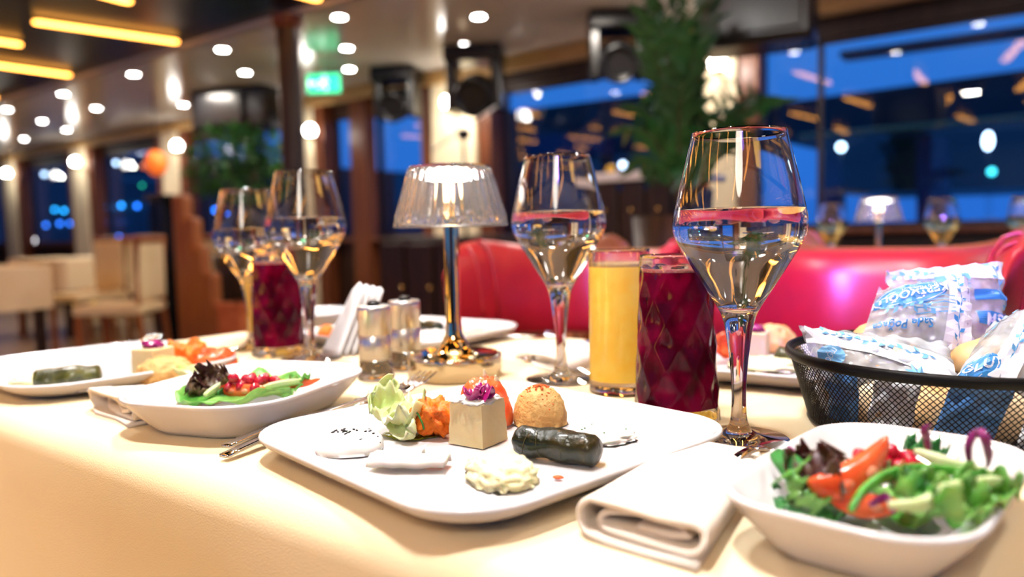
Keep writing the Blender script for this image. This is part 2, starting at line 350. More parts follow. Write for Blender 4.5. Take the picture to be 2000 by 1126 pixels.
# ---------------------------------------------------------------- ceiling lights
dl = thing('ceiling_light', (-3.84, 3.38, CZ), 'round white recessed ceiling light in the pale ceiling', 'ceiling light', 'ceiling lights of the pale ceiling')
G().lathe([(.040, -.003), (.052, -.006), (.060, 0), (.060, .004), (.04, .004)], 28).make('trim_ring', steel, dl)
G().lathe([(.0001, -.002), (.041, -.002)], 24).make('diffuser', LW, dl)
spots = [(-5.14, 3.38), (-6.44, 3.38), (-7.75, 3.38), (-9.05, 3.38), (-10.35, 3.38), (-3.16, 3.96), (-4.43, 3.96), (-5.71, 3.96), (-9.65, 3.96), (-8.35, 3.96),
         (-3.7, 4.46), (-4.97, 4.46), (-7.53, 4.46), (-11.46, 4.46), (-10.2, 4.46), (-1.88, 3.96), (-.6, 3.96), (-2.54, 3.38), (-1.24, 3.38), (.06, 3.38), (-12.2, 3.96)]
for x, y in spots: dup(dl, (x, y, CZ))
kd = thing('ceiling_light', (*KEY[0][:2], CZ + .04), 'large round recessed light in the dark ceiling above the dining table', 'ceiling light', 'lights above the dining table')
G().lathe([(.082, -.055), (.10, -.058), (.11, -.04), (.11, 0), (.082, 0), (.082, -.055)], 32).make('trim_ring', steel, kd)
for q in KEY[1:]: dup(kd, (*q[:2], CZ + .04))
st = thing('strip_light', (-5.33, 2.65, CZ + .028), 'warm linear strip light on the dark ceiling', 'ceiling light', 'warm strip lights of the dark ceiling')
G().box((0, 0, .008), (.075, .92, .03), bev=.008).make('housing', blackp, st, smooth=False)
def cap_strip(w, l):
    V = []; n = 10
    for z in (-.018, .0):
        for k in range(n + 1): a = pi * k / n; V.append((w * cos(a), l / 2 - w + w * sin(a), z))
        for k in range(n + 1): a = pi + pi * k / n; V.append((w * cos(a), -l / 2 + w + w * sin(a), z))
    m = 2 * (n + 1); return V, [tuple(range(m))[::-1], tuple(range(m, 2 * m))] + [(i, (i + 1) % m, m + (i + 1) % m, m + i) for i in range(m)]
mesh('diffuser', *cap_strip(.032, .9), LS, st, smooth=False)
st.rotation_euler[2] = -.21
k = 0
for i in range(-8, 7):
    x = -5.33 - .81 * i
    rows = (2.65, .75, -1.2) if i % 2 == 0 else (1.96, .02, -1.9)
    for r_ in rows:
        if i == 0 and r_ == 2.65: continue
        if x > 2.4: continue
        dup(st, (x, r_, CZ + .028), (-.21, .1, -.05, .25, -.02)[(i * 3 + int(r_ * 5)) % 5])
# ---------------------------------------------------------------- wall sconces on the pillars
def sconce(px, py, Y, lab, r=.055):
    c = atY(px, py, Y); t = thing('wall_sconce', c, lab, 'wall lamp')
    G().blob((0, 0, 0), r, r, r * 1.1, nu=20, nv=12).make('globe', LG, t)
    G().tube([(0, .0, -.07), (0, WY - .17 - c.y, -.09)], .012, 8).make('bracket', gold, t)
    G().lathe([(.0, -.075), (.03, -.07), (.035, -.045)], 16).make('holder', gold, t); return c
for px, py, lab in [(875, 200, 'glowing globe sconce on the wide pale pillar behind the lamp'), (918, 206, 'second smaller glowing globe on the wide pale pillar behind the lamp'),
                    (1402, 122, 'glowing globe sconce on the pillar behind the tall fern'), (147, 316, 'glowing globe sconce on the second pillar from the left edge'),
                    (13, 338, 'glowing globe sconce on the leftmost pale pillar'), (606, 255, 'glowing globe sconce on the pale pillar right of the round post'), (346, 285, 'glowing globe sconce on the pale pillar left of the bushy plant')]:
    c = sconce(px, py, 4.86, lab, .04 if px == 918 else .055)
    lamp((c.x, c.y - .08, c.z), 3, .1, (1, .95, .86), 'sconce_lamp', (c.x, 5.2, c.z - .3))
# ---------------------------------------------------------------- round post
po = thing('round_post', (-4.08, 3.16, 0), 'slim dark brown round post reaching the ceiling', 'post')
G().lathe([(.075, 0), (.075, 2.30)], 28).make('shaft', woodd, po)
G().lathe([(.11, 0), (.11, .1), (.078, .12)], 28).make('base', woodd, po)
G().lathe([(.076, 2.22), (.10, 2.24), (.10, 2.30)], 28).make('collar', wood, po)
# ---------------------------------------------------------------- stage lights (moving heads)
def head(px, py, Y, s, rz, lab):
    c = atY(px, py, Y); t = thing('stage_light', (c.x, c.y, CZ), lab, 'stage light', None, rz)
    zb = CZ - c.z
    G().box((0, 0, -.06), (.38 * s, .30 * s, .12), bev=.02).make('base', blackp, t, smooth=False)
    G().box((-.15 * s, 0, -.2 * s - .05), (.07 * s, .20 * s, .34 * s), bev=.015).make('yoke_arm', blackp, t, smooth=False)
    G().box((.15 * s, 0, -.2 * s - .05), (.07 * s, .20 * s, .34 * s), bev=.015).make('yoke_arm', blackp, t, smooth=False)
    h = G().lathe([(.0, -.17), (.09, -.17), (.125, -.1), (.135, .02), (.125, .13), (.125, .16), (.10, .16), (.095, .12), (0, .12)], 24)
    Q = Matrix.Rotation(1.9, 3, 'X'); h.V = [tuple(Q @ (Vector(v) * s) + Vector((0, 0, -.30 * s))) for v in h.V]
    h.make('head', blackp, t)
    l = G().lathe([(.0, .121), (.083, .121)], 20); l.V = [tuple(Q @ (Vector(v) * s) + Vector((0, 0, -.30 * s))) for v in l.V]; l.make('lens', steel if 0 else blackp, t)
head(775, 140, 4.7, 1.0, .4, 'black stage light hanging right of the green sign')
head(928, 110, 4.6, 1.15, .5, 'black stage light hanging in front of the wide pale pillar')
head(1205, 70, 4.5, 1.0, .6, 'black stage light hanging beside the tall fern')
# ---------------------------------------------------------------- loudspeakers / black screen
c = atY(470, 215, 4.4); t = thing('loudspeaker', (c.x, c.y, c.z), 'big black loudspeaker hanging above the bushy plant', 'loudspeaker', None, .3)
G().box((0, 0, 0), (.85, .4, .40), bev=.04).make('cabinet', blackp, t, smooth=False)
G().box((-.05, -.22, -.02), (.5, .04, .28), bev=.01).make('grille', blackp, t, smooth=False)
G().box((.1, 0, CZ - c.z - .05), (.06, .06, 2 * (CZ - c.z - .2)), bev=.01).make('bracket', blackp, t, smooth=False)
c = atY(1480, 28, 3.35); t = thing('loudspeaker', (c.x, c.y, c.z), 'large black loudspeaker under the ceiling right of the fern', 'loudspeaker', None, .2)
G().box((0, 0, 0), (.48, .3, .30), bev=.03).make('cabinet', blackp, t, smooth=False)
G().box((0, -.16, 0), (.38, .02, .22), bev=.008).make('grille', blackp, t, smooth=False)
G().box((0, 0, (CZ - c.z) / 2 + .13), (.05, .05, .2)).make('bracket', blackp, t, smooth=False)
# ---------------------------------------------------------------- exit sign
c = atY(632, 163, 4.15); t = thing('exit_sign', c, 'green lit running-man exit sign below the pale ceiling', 'sign', None, .55)
G().box((0, 0, 0), (.27, .04, .15), bev=.008).make('sign_box', LEX, t, smooth=False)
g = G().blob((.02, -.022, .045), .012, .002, .012, nu=10, nv=6)
for a, b in [((.02, .03), (.0, -.01)), ((.0, -.01), (.03, -.03)), ((.03, -.03), (.025, -.06)), ((.0, -.01), (-.02, -.03)), ((-.02, -.03), (-.05, -.03)), ((.015, .02), (.045, .01)), ((.015, .02), (-.01, .02)), ((-.01, .02), (-.03, .0))]:
    g.tube([(a[0], -.022, a[1]), (b[0], -.022, b[1])], .007, 6)
g.make('running_man', LEW, t)
g = G().box((-.08, -.022, 0), (.06, .004, .018)); g.add([(-.13, -.024, 0), (-.1, -.024, .03), (-.1, -.024, -.03)], [(0, 1, 2)]); g.make('arrow', LEW, t, smooth=False)
G().tube([(0, 0, .07), (0, 0, CZ - c.z)], .008, 6).make('hanger', steel, t)
# ---------------------------------------------------------------- microphone stand
c = atY(905, 262, 4.3); t = thing('microphone_stand', (c.x, c.y, 0), 'boom microphone stand in front of the wide pale pillar', 'stand')
G().tube([(0, 0, .02), (0, 0, c.z)], .012, 8).make('pole', blackp, t)
a = atY(845, 292, 4.3) - Vector((c.x, c.y, 0)); b = atY(968, 208, 4.3) - Vector((c.x, c.y, 0)); G().tube([a, b], .009, 8).make('boom', steel, t)
G().blob((0, 0, c.z), .05, .05, .04).make('clutch', blackp, t)
for k in range(3): G().tube([(0, 0, .12), (.3 * cos(k * 2.1), .3 * sin(k * 2.1), .01)], .01, 6).make('leg', blackp, t)
# ---------------------------------------------------------------- plants
def leafcloud(g, c, n, spread, ll, lw, seed, droop=.3, up=0):
    rnd = random.Random(seed); c = Vector(c)
    for _ in range(n):
        d = Vector((rnd.gauss(0, 1), rnd.gauss(0, 1), rnd.gauss(0, 1))).normalized()
        p = c + Vector((d.x * spread[0], d.y * spread[1], d.z * spread[2])) * rnd.random() ** .4
        ax = (d + Vector((rnd.uniform(-.6, .6), rnd.uniform(-.6, .6), rnd.uniform(-.6, .3) - droop + up))).normalized()
        s = ax.cross(Vector((rnd.uniform(-1, 1), rnd.uniform(-1, 1), 1))).normalized(); nn = ax.cross(s); l = ll * rnd.uniform(.6, 1.2); w = lw * rnd.uniform(.7, 1.1)
        V = [p, p + ax * l * .35 + s * w, p + ax * l * .4 + nn * w * .35, p + ax * l * .35 - s * w, p + ax * l + nn * -l * .12]
        g.add(V, [(0, 1, 2), (0, 2, 3), (1, 4, 2), (2, 4, 3)])
c = atY(465, 318, 3.75)
t = thing('bushy_plant', (c.x, c.y, 0), 'round bushy green plant left of the round post', 'plant')
g = G(); leafcloud(g, (0, 0, c.z), 900, (.40, .40, .30), .10, .025, 3)
o = g.make('leaves', foliage, t, smooth=False); o['kind'] = 'stuff'
g = G()
for k in range(7): g.tube([(0, 0, .75), (.05 * cos(k), .05 * sin(k), 1.0), (.25 * cos(k * .9), .25 * sin(k * .9), c.z)], .01, 6)
g.make('stems', stemm, t)
G().lathe([(.0, 0), (.18, 0), (.22, .6), (.24, .76), (.21, .76), (.2, .7), (0, .7)], 24).make('planter', woodd, t)
c = atY(1330, 200, 2.75)
t = thing('tall_fern', (c.x, c.y, 0), 'tall dark green fern-like tree behind the red chairs', 'plant')
rnd = random.Random(5); gl_ = G(); gs = G()
tips = [(1300, 10), (1350, -40), (1260, 60), (1270, 110), (1330, 60), (1250, 210), (1290, 260), (1480, 190), (1440, 250), (1400, 275), (1300, 330), (1340, 150), (1340, 110), (1250, 320), (1290, 60), (1500, 200), (1350, 330), (1310, 200), (1360, 90), (1230, 250), (1380, 20), (1260, 20)]
root = Vector((0, 0, .95)) 
for k, (x, y) in enumerate(tips):
    tip = atY(x, y, 2.75 + rnd.uniform(-.15, .15)) - Vector((c.x, c.y, 0)); mid = (root + tip) / 2 + Vector((0, rnd.uniform(-.05, .05), .18)); mid.x *= .55
    P = [root * (1 - q) ** 2 + mid * 2 * q * (1 - q) + tip * q * q for q in [i / 14 for i in range(15)]]
    gs.tube(P, [.006 * (1 - i / 16) for i in range(15)], 5)
    for i in range(4, 15):
        d = (P[i] - P[i - 1]).normalized()
        for s in (-1, 1):
            for r_ in range(2):
                ax = (d * .8 + Vector((s * .8, rnd.uniform(-.4, .4), -.15 + rnd.uniform(-.3, .3)))).normalized(); l = rnd.uniform(.07, .13); w = .012
                sd = ax.cross(Vector((0, 1, .3))).normalized(); p = P[i] - d * r_ * .02
                gl_.add([p, p + ax * l * .4 + sd * w, p + ax * l, p + ax * l * .4 - sd * w], [(0, 1, 2, 3)])
o = gl_.make('fronds', foliage2, t, smooth=False); o['kind'] = 'stuff'
gs.make('stems', stemm, t)
G().lathe([(0, 0), (.13, 0), (.16, .5), (.19, .95), (.17, .95), (.16, .9), (0, .9)], 24).make('planter', woodd, t)
# ---------------------------------------------------------------- furniture in the depth of the room
# serving counter with white top
a = atY(1150, 350, 3.3); b = atY(1335, 350, 3.3)
cx = (a.x + b.x) / 2; w = b.x - a.x; zt = a.z
t = thing('serving_counter', (cx, 3.5, 0), 'dark panelled serving counter with a white top', 'counter')
G().box((0, 0, zt / 2 - .03), (w - .08, .4, zt - .06), bev=.01).make('body', woodd, t, smooth=False)
G().box((0, 0, zt), (w + .04, .5, .045), bev=.012).make('countertop', porc, t, smooth=False)
for i in range(3):
    for j in range(3):
        d = G().box((-w / 2 + .04 + (w - .08) * (i + .5) / 3, -.21, zt - .16 - j * .3), ((w - .08) / 3 - .03, .025, .26), bev=.008).make('drawer', woodd, t, smooth=False)
        G().blob((-w / 2 + .04 + (w - .08) * (i + .5) / 3, -.235, zt - .16 - j * .3), .012, .012, .012, nu=10, nv=6).make('knob', gold, d)
for k, (px, col) in enumerate([(1180, 0), (1250, 1), (1275, 1)]):
    p = atY(px, 343, 3.35); g = G().lathe([(0, 0), (.022, 0), (.026, .03), (.018, .045), (0, .05)], 16, (0, 0, 0))
    tag(g.make('serving_jar', [orange, gold][col], loc=(p.x, 3.42, zt + .0225)), ['small amber jar at the left end of the white counter top', 'first small brass jar on the white counter top', 'second small brass jar nearer the fern on the white counter top'][k], 'jar')
# dark cupboard left of it
a = atY(735, 420, 3.3); b = atY(965, 420, 3.3); cx = (a.x + b.x) / 2; w = b.x - a.x; zt = atY(800, 462, 3.3).z
t = thing('low_cupboard', (cx, 3.55, 0), 'long dark brown low cupboard behind the red chair', 'cupboard')
G().box((0, 0, zt / 2), (w, .45, zt), bev=.01).make('body', woodd, t, smooth=False)
for i in range(4):
    d = G().box((-w / 2 + w * (i + .5) / 4, -.235, zt / 2 + .03), (w / 4 - .03, .025, zt - .14), bev=.008).make('door', woodd, t, smooth=False)
    G().blob((-w / 2 + w * (i + .5) / 4 + w / 10, -.255, zt * .66), .014, .014, .014, nu=10, nv=6).make('knob', gold, d)
# stepped wooden stair side
c = atY(385, 640, 3.0)
t = thing('stepped_wood_screen', (c.x, 3.05, 0), 'orange-brown wooden screen with a stepped rounded edge', 'screen')
for k, (x0, x1, y) in enumerate([(332, 352, 380), (352, 372, 425), (372, 388, 480), (388, 408, 530), (408, 426, 590), (426, 440, 640)]):
    p0 = atY(x0, y, 3.0); p1 = atY(x1, y, 3.0); xm = (p0.x + p1.x) / 2 - c.x; h = p0.z
    G().box((xm, 0, h / 2), (abs(p1.x - p0.x) + .004, .10, h), bev=.03).make('board', woodt, t, smooth=False)
c = atY(462, 590, 2.7); d_ = (atY(485, 590, 2.7) - atY(441, 590, 2.7)).length
t = thing('terracotta_planter', (c.x, 2.75, 0), 'square terracotta planter box left of the orange juice glass', 'planter')
G().box((0, 0, c.z / 2), (d_, .22, c.z), bev=.015).make('box', terra, t, smooth=False)
G().box((0, 0, c.z - .02), (d_ + .02, .24, .04), bev=.01).make('rim', terra, t, smooth=False)
c = atY(312, 560, 3.4)
t = thing('black_partition', (c.x, 3.45, 0), 'narrow black upright partition beside the stepped wooden screen', 'partition')
G().box((0, 0, .62), (.22, .12, 1.24), bev=.02).make('panel', blackp, t, smooth=False)
G().box((0, 0, 1.26), (.26, .16, .04), bev=.01).make('cap', blackp, t, smooth=False)
c = atY(305, 318, 3.9)
t = thing('orange_ornament', (c.x, c.y, c.z), 'orange and red lantern ornament hanging left of the bushy plant', 'lantern')
mo = mat('orange lantern', (.9, .2, .03), .4, emit=(.9, .16, .02), es=.6)
G().blob((0, 0, 0), .10, .10, .12, amp=.1, nu=18, nv=10).make('shade', mo, t); G().tube([(0, 0, .1), (0, 0, CZ - c.z)], .005, 6).make('cord', blackp, t)
G().blob((-.12, 0, -.02), .16, .05, .03, nu=14, nv=8).make('wing', mo, t)
# far tables and cream chairs
def far_table(x, y, sx, sy, lab, drop=.30):
    t = thing('dining_table', (x, y, 0), lab + ', the wooden table', 'table')
    G().box((0, 0, .715), (sx - .05, sy - .05, .03), bev=.01).make('tabletop', woodd, t, smooth=False)
    for a in (-1, 1):
        for b in (-1, 1): G().box((a * (sx / 2 - .08), b * (sy / 2 - .08), .35), (.06, .06, .70), bev=.008).make('leg', woodd, t, smooth=False)
    g = G(); N = 60
    def out(a):
        q = Vector((cos(a), sin(a))); s_ = 1 / max(abs(q.x) / (sx / 2), abs(q.y) / (sy / 2)); return q * s_
    V = []; 
    for lv, (k, z) in enumerate([(1.0, .742), (1.012, .735), (1.03, T - drop)]):
        for i in range(N):
            a = 2 * pi * i / N; q = out(a) * k * (1 + (.02 * sin(a * 9) if lv == 2 else 0)); V.append((q.x, q.y, z))
    Fc = [tuple(range(N))] + [(l * N + i, l * N + (i + 1) % N, (l + 1) * N + (i + 1) % N, (l + 1) * N + i)[::-1] for l in (0, 1) for i in range(N)]
    tag(mesh('tablecloth', V, Fc, cloth, smooth=False, loc=(x, y, 0)), 'cream tablecloth over ' + lab, 'tablecloth')
def make_chair(lab, up, wd):
    t = thing('dining_chair', (0, 0, 0), lab, 'chair')
    G().box((0, 0, .45), (.44, .44, .07), bev=.02).make('seat', up, t, smooth=False)
    G().box((0, .20, .70), (.40, .06, .40), bev=.025).make('backrest', up, t, smooth=False)
    for a in (-1, 1):
        G().box((a * .19, -.19, .21), (.04, .04, .42), bev=.006).make('leg', wd, t, smooth=False)
        G().tube([(a * .19, .24, 0), (a * .19, .20, .42), (a * .20, .22, .92)], .02, 8).make('leg', wd, t)
    G().box((0, .22, .91), (.42, .045, .05), bev=.012).make('top_rail', wd, t, smooth=False)
    return t
far_table(-6.35, 1.95, 1.3, .8, 'the far table at the left edge')
far_table(-8.1, 3.55, 1.2, .8, 'the second far table below the blue lights')
ch = make_chair('wooden chair with cream back, nearest to the far left table', creamup, woodt)
ch.location = (-5.20, 2.55, 0); ch.rotation_euler[2] = -.9
for loc, rz, lab in [((-6.55, 2.95, 0), .1, 'cream-backed wooden chair tucked at the end of the far left table'), ((-7.05, 3.45, 0), -1.5, 'cream-backed wooden chair at the corner of the second far table'),
                     ((-6.35, 3.95, 0), -2.0, 'cream-backed wooden chair beside the black partition'), ((-8.0, 2.85, 0), 3.1, 'cream-backed wooden chair behind the others by the second far table'),
                     ((-9.1, 4.3, 0), .2, 'cream-backed wooden chair farthest off under the windows')]:
    dup(ch, loc, rz, lab)
p = atY(165, 478, 3.4)
# yellow step lights
t = thing('step_light_bar', (-8.6, 4.75, 0), 'low riser with yellow step lights under the far windows', 'step')
G().box((0, .1, .09), (5.2, .3, .18), bev=.01).make('riser', woodd, t, smooth=False)
for k in range(9): G().box((-2.3 + k * .56, -.06, .1), (.22, .02, .06), bev=.004).make('step_light', LF, t, smooth=False)
# ================================================================ BACKREST CHAIRS
def tub_chair(loc, rz, lm, lab, name='tub_chair'):
    t = thing(name, loc, lab, 'chair', None, rz)
    A_, B_ = .200, .38; N = 56; M_ = 16; V = []
    for i in range(N + 1):
        u = i / N; th = pi * u; ct, s_ = cos(th), sin(th)
        x = A_ * math.copysign(abs(ct) ** .75, ct); y = B_ * s_ ** .8
        # outward normal in plan
        n = Vector((ct / A_, s_ / B_)).normalized()
        q_ = min(1, min(u, 1 - u) / .10); tip = math.sqrt(max(0, 1 - (1 - q_) ** 2))
        tip = max(tip, .05)
        h = (.086 + .010 * abs(ct) ** 3) * (.35 + .65 * tip); th_ = .026 * tip; zc = .772 + .026 * abs(ct) ** 4
        yy = y - (0.0)
        for j in range(M_):
            a = 2 * pi * j / M_; ox = math.copysign(abs(cos(a)) ** .8, cos(a)) * th_; oz = math.copysign(abs(sin(a)) ** .85, sin(a)) * h * (1 if tip > .06 else .7)
            lean = oz * .16 + (.012 if oz > .07 else 0)
            V.append((x + n.x * (ox + lean), yy + n.y * (ox + lean), zc + oz))
    Fc = [(i * M_ + j, i * M_ + (j + 1) % M_, (i + 1) * M_ + (j + 1) % M_, (i + 1) * M_ + j) for i in range(N) for j in range(M_)]
    Fc += [tuple(range(M_)), tuple(N * M_ + j for j in range(M_))[::-1]]
    mesh('backrest', V, Fc, lm, t)
    for u in (.045, .075, .925, .955):       # piping near the tips
        th = pi * u; ct, s_ = cos(th), sin(th); x = A_ * math.copysign(abs(ct) ** .75, ct); y = B_ * s_ ** .8; n = Vector((ct / A_, s_ / B_)).normalized(); tip = (min(u, 1 - u) / .07) ** .5; tip = min(tip, 1)
        P = []
        for j in range(17):
            a = 2 * pi * j / 16; ox = math.copysign(abs(cos(a)) ** .8, cos(a)) * (.026 * tip + .002); oz = math.copysign(abs(sin(a)) ** .85, sin(a)) * .092 * (.35 + .65 * tip)
            P.append((x + n.x * (ox + oz * .16), y + n.y * (ox + oz * .16), .796 + oz))
        G().tube(P, .0035, 6, cap=False).make('piping', lm, t)
    g = G(); g.grid(lambda u, v: (.0, 0, 0), 1, 1)
    G().blob((0, .16, .46), .22, .21, .055, pw=.6, nu=32, nv=12).make('seat', lm, t)
    for x in (-.15, .15): G().tube([(x, .44, .44), (x * 1.1, .43, .72)], .018, 8).make('back_support', woodt, t)
    for a in (-1, 1):
        for b in (0, 1): G().tube([(a * .16, .03 + b * .27, .43), (a * .19, -.01 + b * .34, 0)], [.02, .013], 10).make('leg', woodt, t)
    return t
rc = tub_chair((-.735, 1.05, 0), 0, redl, 'red leather tub chair behind the table lamp')
dup(rc, (-.273, 1.06, 0), 0, 'red leather tub chair behind the bread basket')
bc = tub_chair((-.83, 1.99, 0), pi, brownl, 'brown leather tub chair of the next table, behind the tall wine glass')
dup(bc, (-.30, 2.0, 0), pi, 'brown leather tub chair of the next table, in front of its lamp')
dup(bc, (.22, 2.0, 0), pi, 'brown leather tub chair of the next table, at the right edge')
# ================================================================ THE NEXT TABLE
far_table(-.25, 2.36, 1.5, .62, 'the next table by the window')
# ================================================================ MAIN TABLE
X0, X1, Y0, Y1 = -1.115, 1.1, .262, .935
t = thing('dining_table', ((X0 + X1) / 2, (Y0 + Y1) / 2, 0), 'long dining table in front, hidden under its pale cloth', 'table')
G().box((0, 0, .728), (X1 - X0 - .02, Y1 - Y0 - .02, .03), bev=.01).make('tabletop', woodd, t, smooth=False)
for a in (-1, 1):
    for b in (-1, 1): G().box((a * 1.0, b * .27, .355), (.06, .06, .71), bev=.008).make('leg', woodd, t, smooth=False)
Rr = .022; cs = []
def ring(off, z, wav):
    out = []; n = 22; r = .045
    for k, (cx_, cy_) in enumerate([(X1 - r, Y1 - r), (X0 + r, Y1 - r), (X0 + r, Y0 + r), (X1 - r, Y0 + r)]):
        for i in range(9):
            a = pi / 2 * (k + i / 8); out.append(Vector((cx_ + (r + off) * cos(a), cy_ + (r + off) * sin(a), z)))
    P = []
    for i in range(len(out)):
        a, b = out[i], out[(i + 1) % len(out)]; m = max(1, int((b - a).length / .03))
        for j in range(90 if (b - a).length > 1 else 14 if (b - a).length > .3 else 1):
            mm = 90 if (b - a).length > 1 else 14 if (b - a).length > .3 else 1
            P.append(a.lerp(b, j / mm))
    for p in P:
        w = wav * (noise.noise(Vector((p.x * 2.2, p.y * 2.2, 1.7))) * .9 + .55 * noise.noise(Vector((p.x * 5.5 + (T - p.z) * 1.5, p.y * 5.5, 4.7))) + .25 * noise.noise(Vector((p.x * 9, p.y * 9, z * 3))))
        c_ = Vector(((X0 + X1) / 2, (Y0 + Y1) / 2, p.z)); d = (p - c_)
        nx = 0 if X0 + .02 < p.x < X1 - .02 else math.copysign(1, d.x); ny = 0 if Y0 + .02 < p.y < Y1 - .02 else math.copysign(1, d.y)
        p.x += nx * w; p.y += ny * w
    return P
rings = []
for k in range(7):
    a = pi / 2 * k / 6; rings.append(ring(-Rr + Rr * sin(a), T - Rr + Rr * cos(a), 0))
for k in range(1, 13):
    rings.append(ring(.012 * k / 12, T - Rr - .40 * k / 12, .034 * (k / 12) ** .8))
V = [p for r_ in rings for p in r_]; n = len(rings[0])
Fc = [tuple(range(n))] + [(k * n + i, (k + 1) * n + i, (k + 1) * n + (i + 1) % n, k * n + (i + 1) % n) for k in range(len(rings) - 1) for i in range(n)]
o = mesh('tablecloth', V, Fc, cloth); o.data.polygons[0].use_smooth = False
tag(o, 'pale cream tablecloth draped over the long dining table in front', 'tablecloth')
# ---------------------------------------------------------------- dishes
def rrect(L_, W_, r, n=8):
    r = min(r, L_ / 2 - .001, W_ / 2 - .001); P = []
    for k, (sx_, sy_) in enumerate([(1, 1), (-1, 1), (-1, -1), (1, -1)]):
        for i in range(n + 1):
            a = pi / 2 * (k + i / n); P.append((sx_ * (L_ / 2 - r) + r * cos(a), sy_ * (W_ / 2 - r) + r * sin(a)))
    out = []
    for i in range(len(P)):
        a, b = P[i], P[(i + 1) % len(P)]
        k = 5 if i % (n + 1) == n else 1
        for q in range(k): out.append((a[0] + (b[0] - a[0]) * q / k, a[1] + (b[1] - a[1]) * q / k))
    return out
def dish(name, cx_, cy_, rot, L_, W_, h, ins, r, lab, cat, floor=.006, curve=1.6, lip=.004, group=None):
    V = []; rings = []
    def lv(inset, z):
        rings.append(1); V.extend([(x, y, z) for x, y in rrect(L_ - 2 * inset, W_ - 2 * inset, max(r - inset * .75, .008))])
    lv(ins + .006, .0); lv(ins, .0005)
    for k in range(1, 8): q = k / 8; lv(ins * (1 - q ** (1 / curve)) if 0 else ins * (1 - q) ** curve * 1.0 + .0, h * q * .985)
    lv(.0002, h - .0022); lv(.0008, h - .0006); lv(.002, h); lv(lip, h - .0010); 
    for k in range(1, 8): q = 1 - k / 8; lv(ins * (1 - q) ** curve + lip + .001, floor + (h - floor - .0015) * q)
    lv(ins + .008, floor); lv(ins + .02, floor)
    n = len(V) // len(rings); Fc = [(k * n + i, k * n + (i + 1) % n, (k + 1) * n + (i + 1) % n, (k + 1) * n + i) for k in range(len(rings) - 1) for i in range(n)]
    Fc += [tuple(range(n))[::-1], tuple((len(rings) - 1) * n + i for i in range(n))]
    o = mesh(name, V, Fc, porc, loc=(cx_, cy_, T + .0005)); o.rotation_euler[2] = rot
    return tag(o, lab, cat, group)
PZ = T + .0065       # plate floor
dish('square_plate', -.327, .409, -.20, .256, .256, .0185, .030, .048, 'square white plate of mixed starters in the centre foreground', 'plate', curve=2.0, floor=.005)
dish('square_plate', -.895, .412, -.09, .266, .24, .0185, .032, .06, 'square white plate of starters at the left end of the table', 'plate', curve=2.0, floor=.005)
dish('square_plate', -.775, .792, .02, .266, .25, .0185, .032, .06, 'square white plate across the table behind the table lamp', 'plate', curve=2.0, floor=.005)
dish('square_plate', -.235, .81, .05, .266, .24, .0185, .032, .06, 'square white plate across the table behind the tall wine glass stem', 'plate', curve=2.0, floor=.005)
dish('salad_bowl', -.5713, .386, .31, .154, .194, .031, .026, .052, 'rectangular white bowl of salad between the two near plates', 'bowl', curve=1.2)
dish('salad_bowl', -.0755, .4124, -.10, .114, .182, .031, .024, .038, 'rectangular white bowl of salad in the lower right corner', 'bowl', curve=1.2)
dish('side_bowl', -.985, .80, .1, .12, .12, .034, .02, .04, 'small white bowl on the far side, left of the paper napkins', 'bowl', curve=1.2)
# ---------------------------------------------------------------- wine glasses
GP = [(.0, 0), (.034, 0), (.0362, .0008), (.0362, .0016), (.028, .0026), (.018, .0042), (.011, .0070), (.0072, .0120), (.0056, .020), (.0052, .032), (.0056, .045), (.0068, .060), (.0085, .074), (.0104, .086), (.0132, .0955),
      (.0185, .105), (.0255, .116), (.0335, .129), (.0405, .1405), (.0455, .150), (.0478, .1575), (.0480, .163), (.0470, .170), (.0445, .182), (.0408, .198), (.0368, .214), (.0335, .228)]
GI = [(.0325, .2282), (.0322, .2275), (.0398, .198), (.0435, .182), (.0460, .170), (.0470, .163), (.0468, .1578), (.0445, .1507), (.0394, .1415), (.0322, .130), (.0238, .117), (.0165, .107), (.0100, .1005), (.004, .0985), (.0, .098)]
WL = .172
def smooth_prof(P, k=2):
    out = []
    for i in range(len(P) - 1):
        p0 = P[max(i - 1, 0)]; p1 = P[i]; p2 = P[i + 1]; p3 = P[min(i + 2, len(P) - 1)]
        for j in range(k):
            t = j / k; f = lambda a, b, c, d: .5 * (2 * b + (c - a) * t + (2 * a - 5 * b + 4 * c - d) * t * t + (3 * b - a - 3 * c + d) * t ** 3)
            out.append((max(f(p0[0], p1[0], p2[0], p3[0]), 0), f(p0[1], p1[1], p2[1], p3[1])))
    out.append(P[-1]); return out
def wine_glass(loc, lab, water=True, wm=None):
    t = thing('wine_glass', loc, lab, 'wine glass')
    op = [(r, z) for r, z in GP]; ip = smooth_prof(GI[1:], 3)
    body = [(.0, 0), (.034, 0), (.0362, .0008), (.0362, .0016)] + smooth_prof(GP[4:], 3) + [(.0330, .2284)] + ip
    autosmooth(G().lathe(body, 72).make('glass', glassm, t), 40)
    if water:
        ins_ = [(r, z) for r, z in ip if z < WL]
        rr = .0457
        wp = [(0, WL - .0004), (rr - .004, WL - .0004), (rr - .0012, WL + .0001), (rr + .0003, WL + .0009)] + [(r + .0003, z - .0002) for r, z in ins_]
        wp = [(r, z) for r, z in wp]
        autosmooth(G().lathe(wp[::-1], 72).make('water', wm or waterm, t), 40)
    return t
wg = wine_glass((-.1925, .530, T + .0005), 'tall wine glass of water, nearest and largest')
wg.scale = (.962,) * 3
for q_ in [dup(wg, (-.424, .653, T + .0005), .3, 'wine glass of water between the lamp and the orange juice')]: q_.scale = (1, 1, 1)
dup(wg, (-.766, .607, T + .0005), .7, 'wine glass of water in front of the dark beet juice at left').scale = (1.02,) * 3
dup(wg, (-.918, .628, T + .0005), 1.1, 'wine glass of water farthest left on the table')
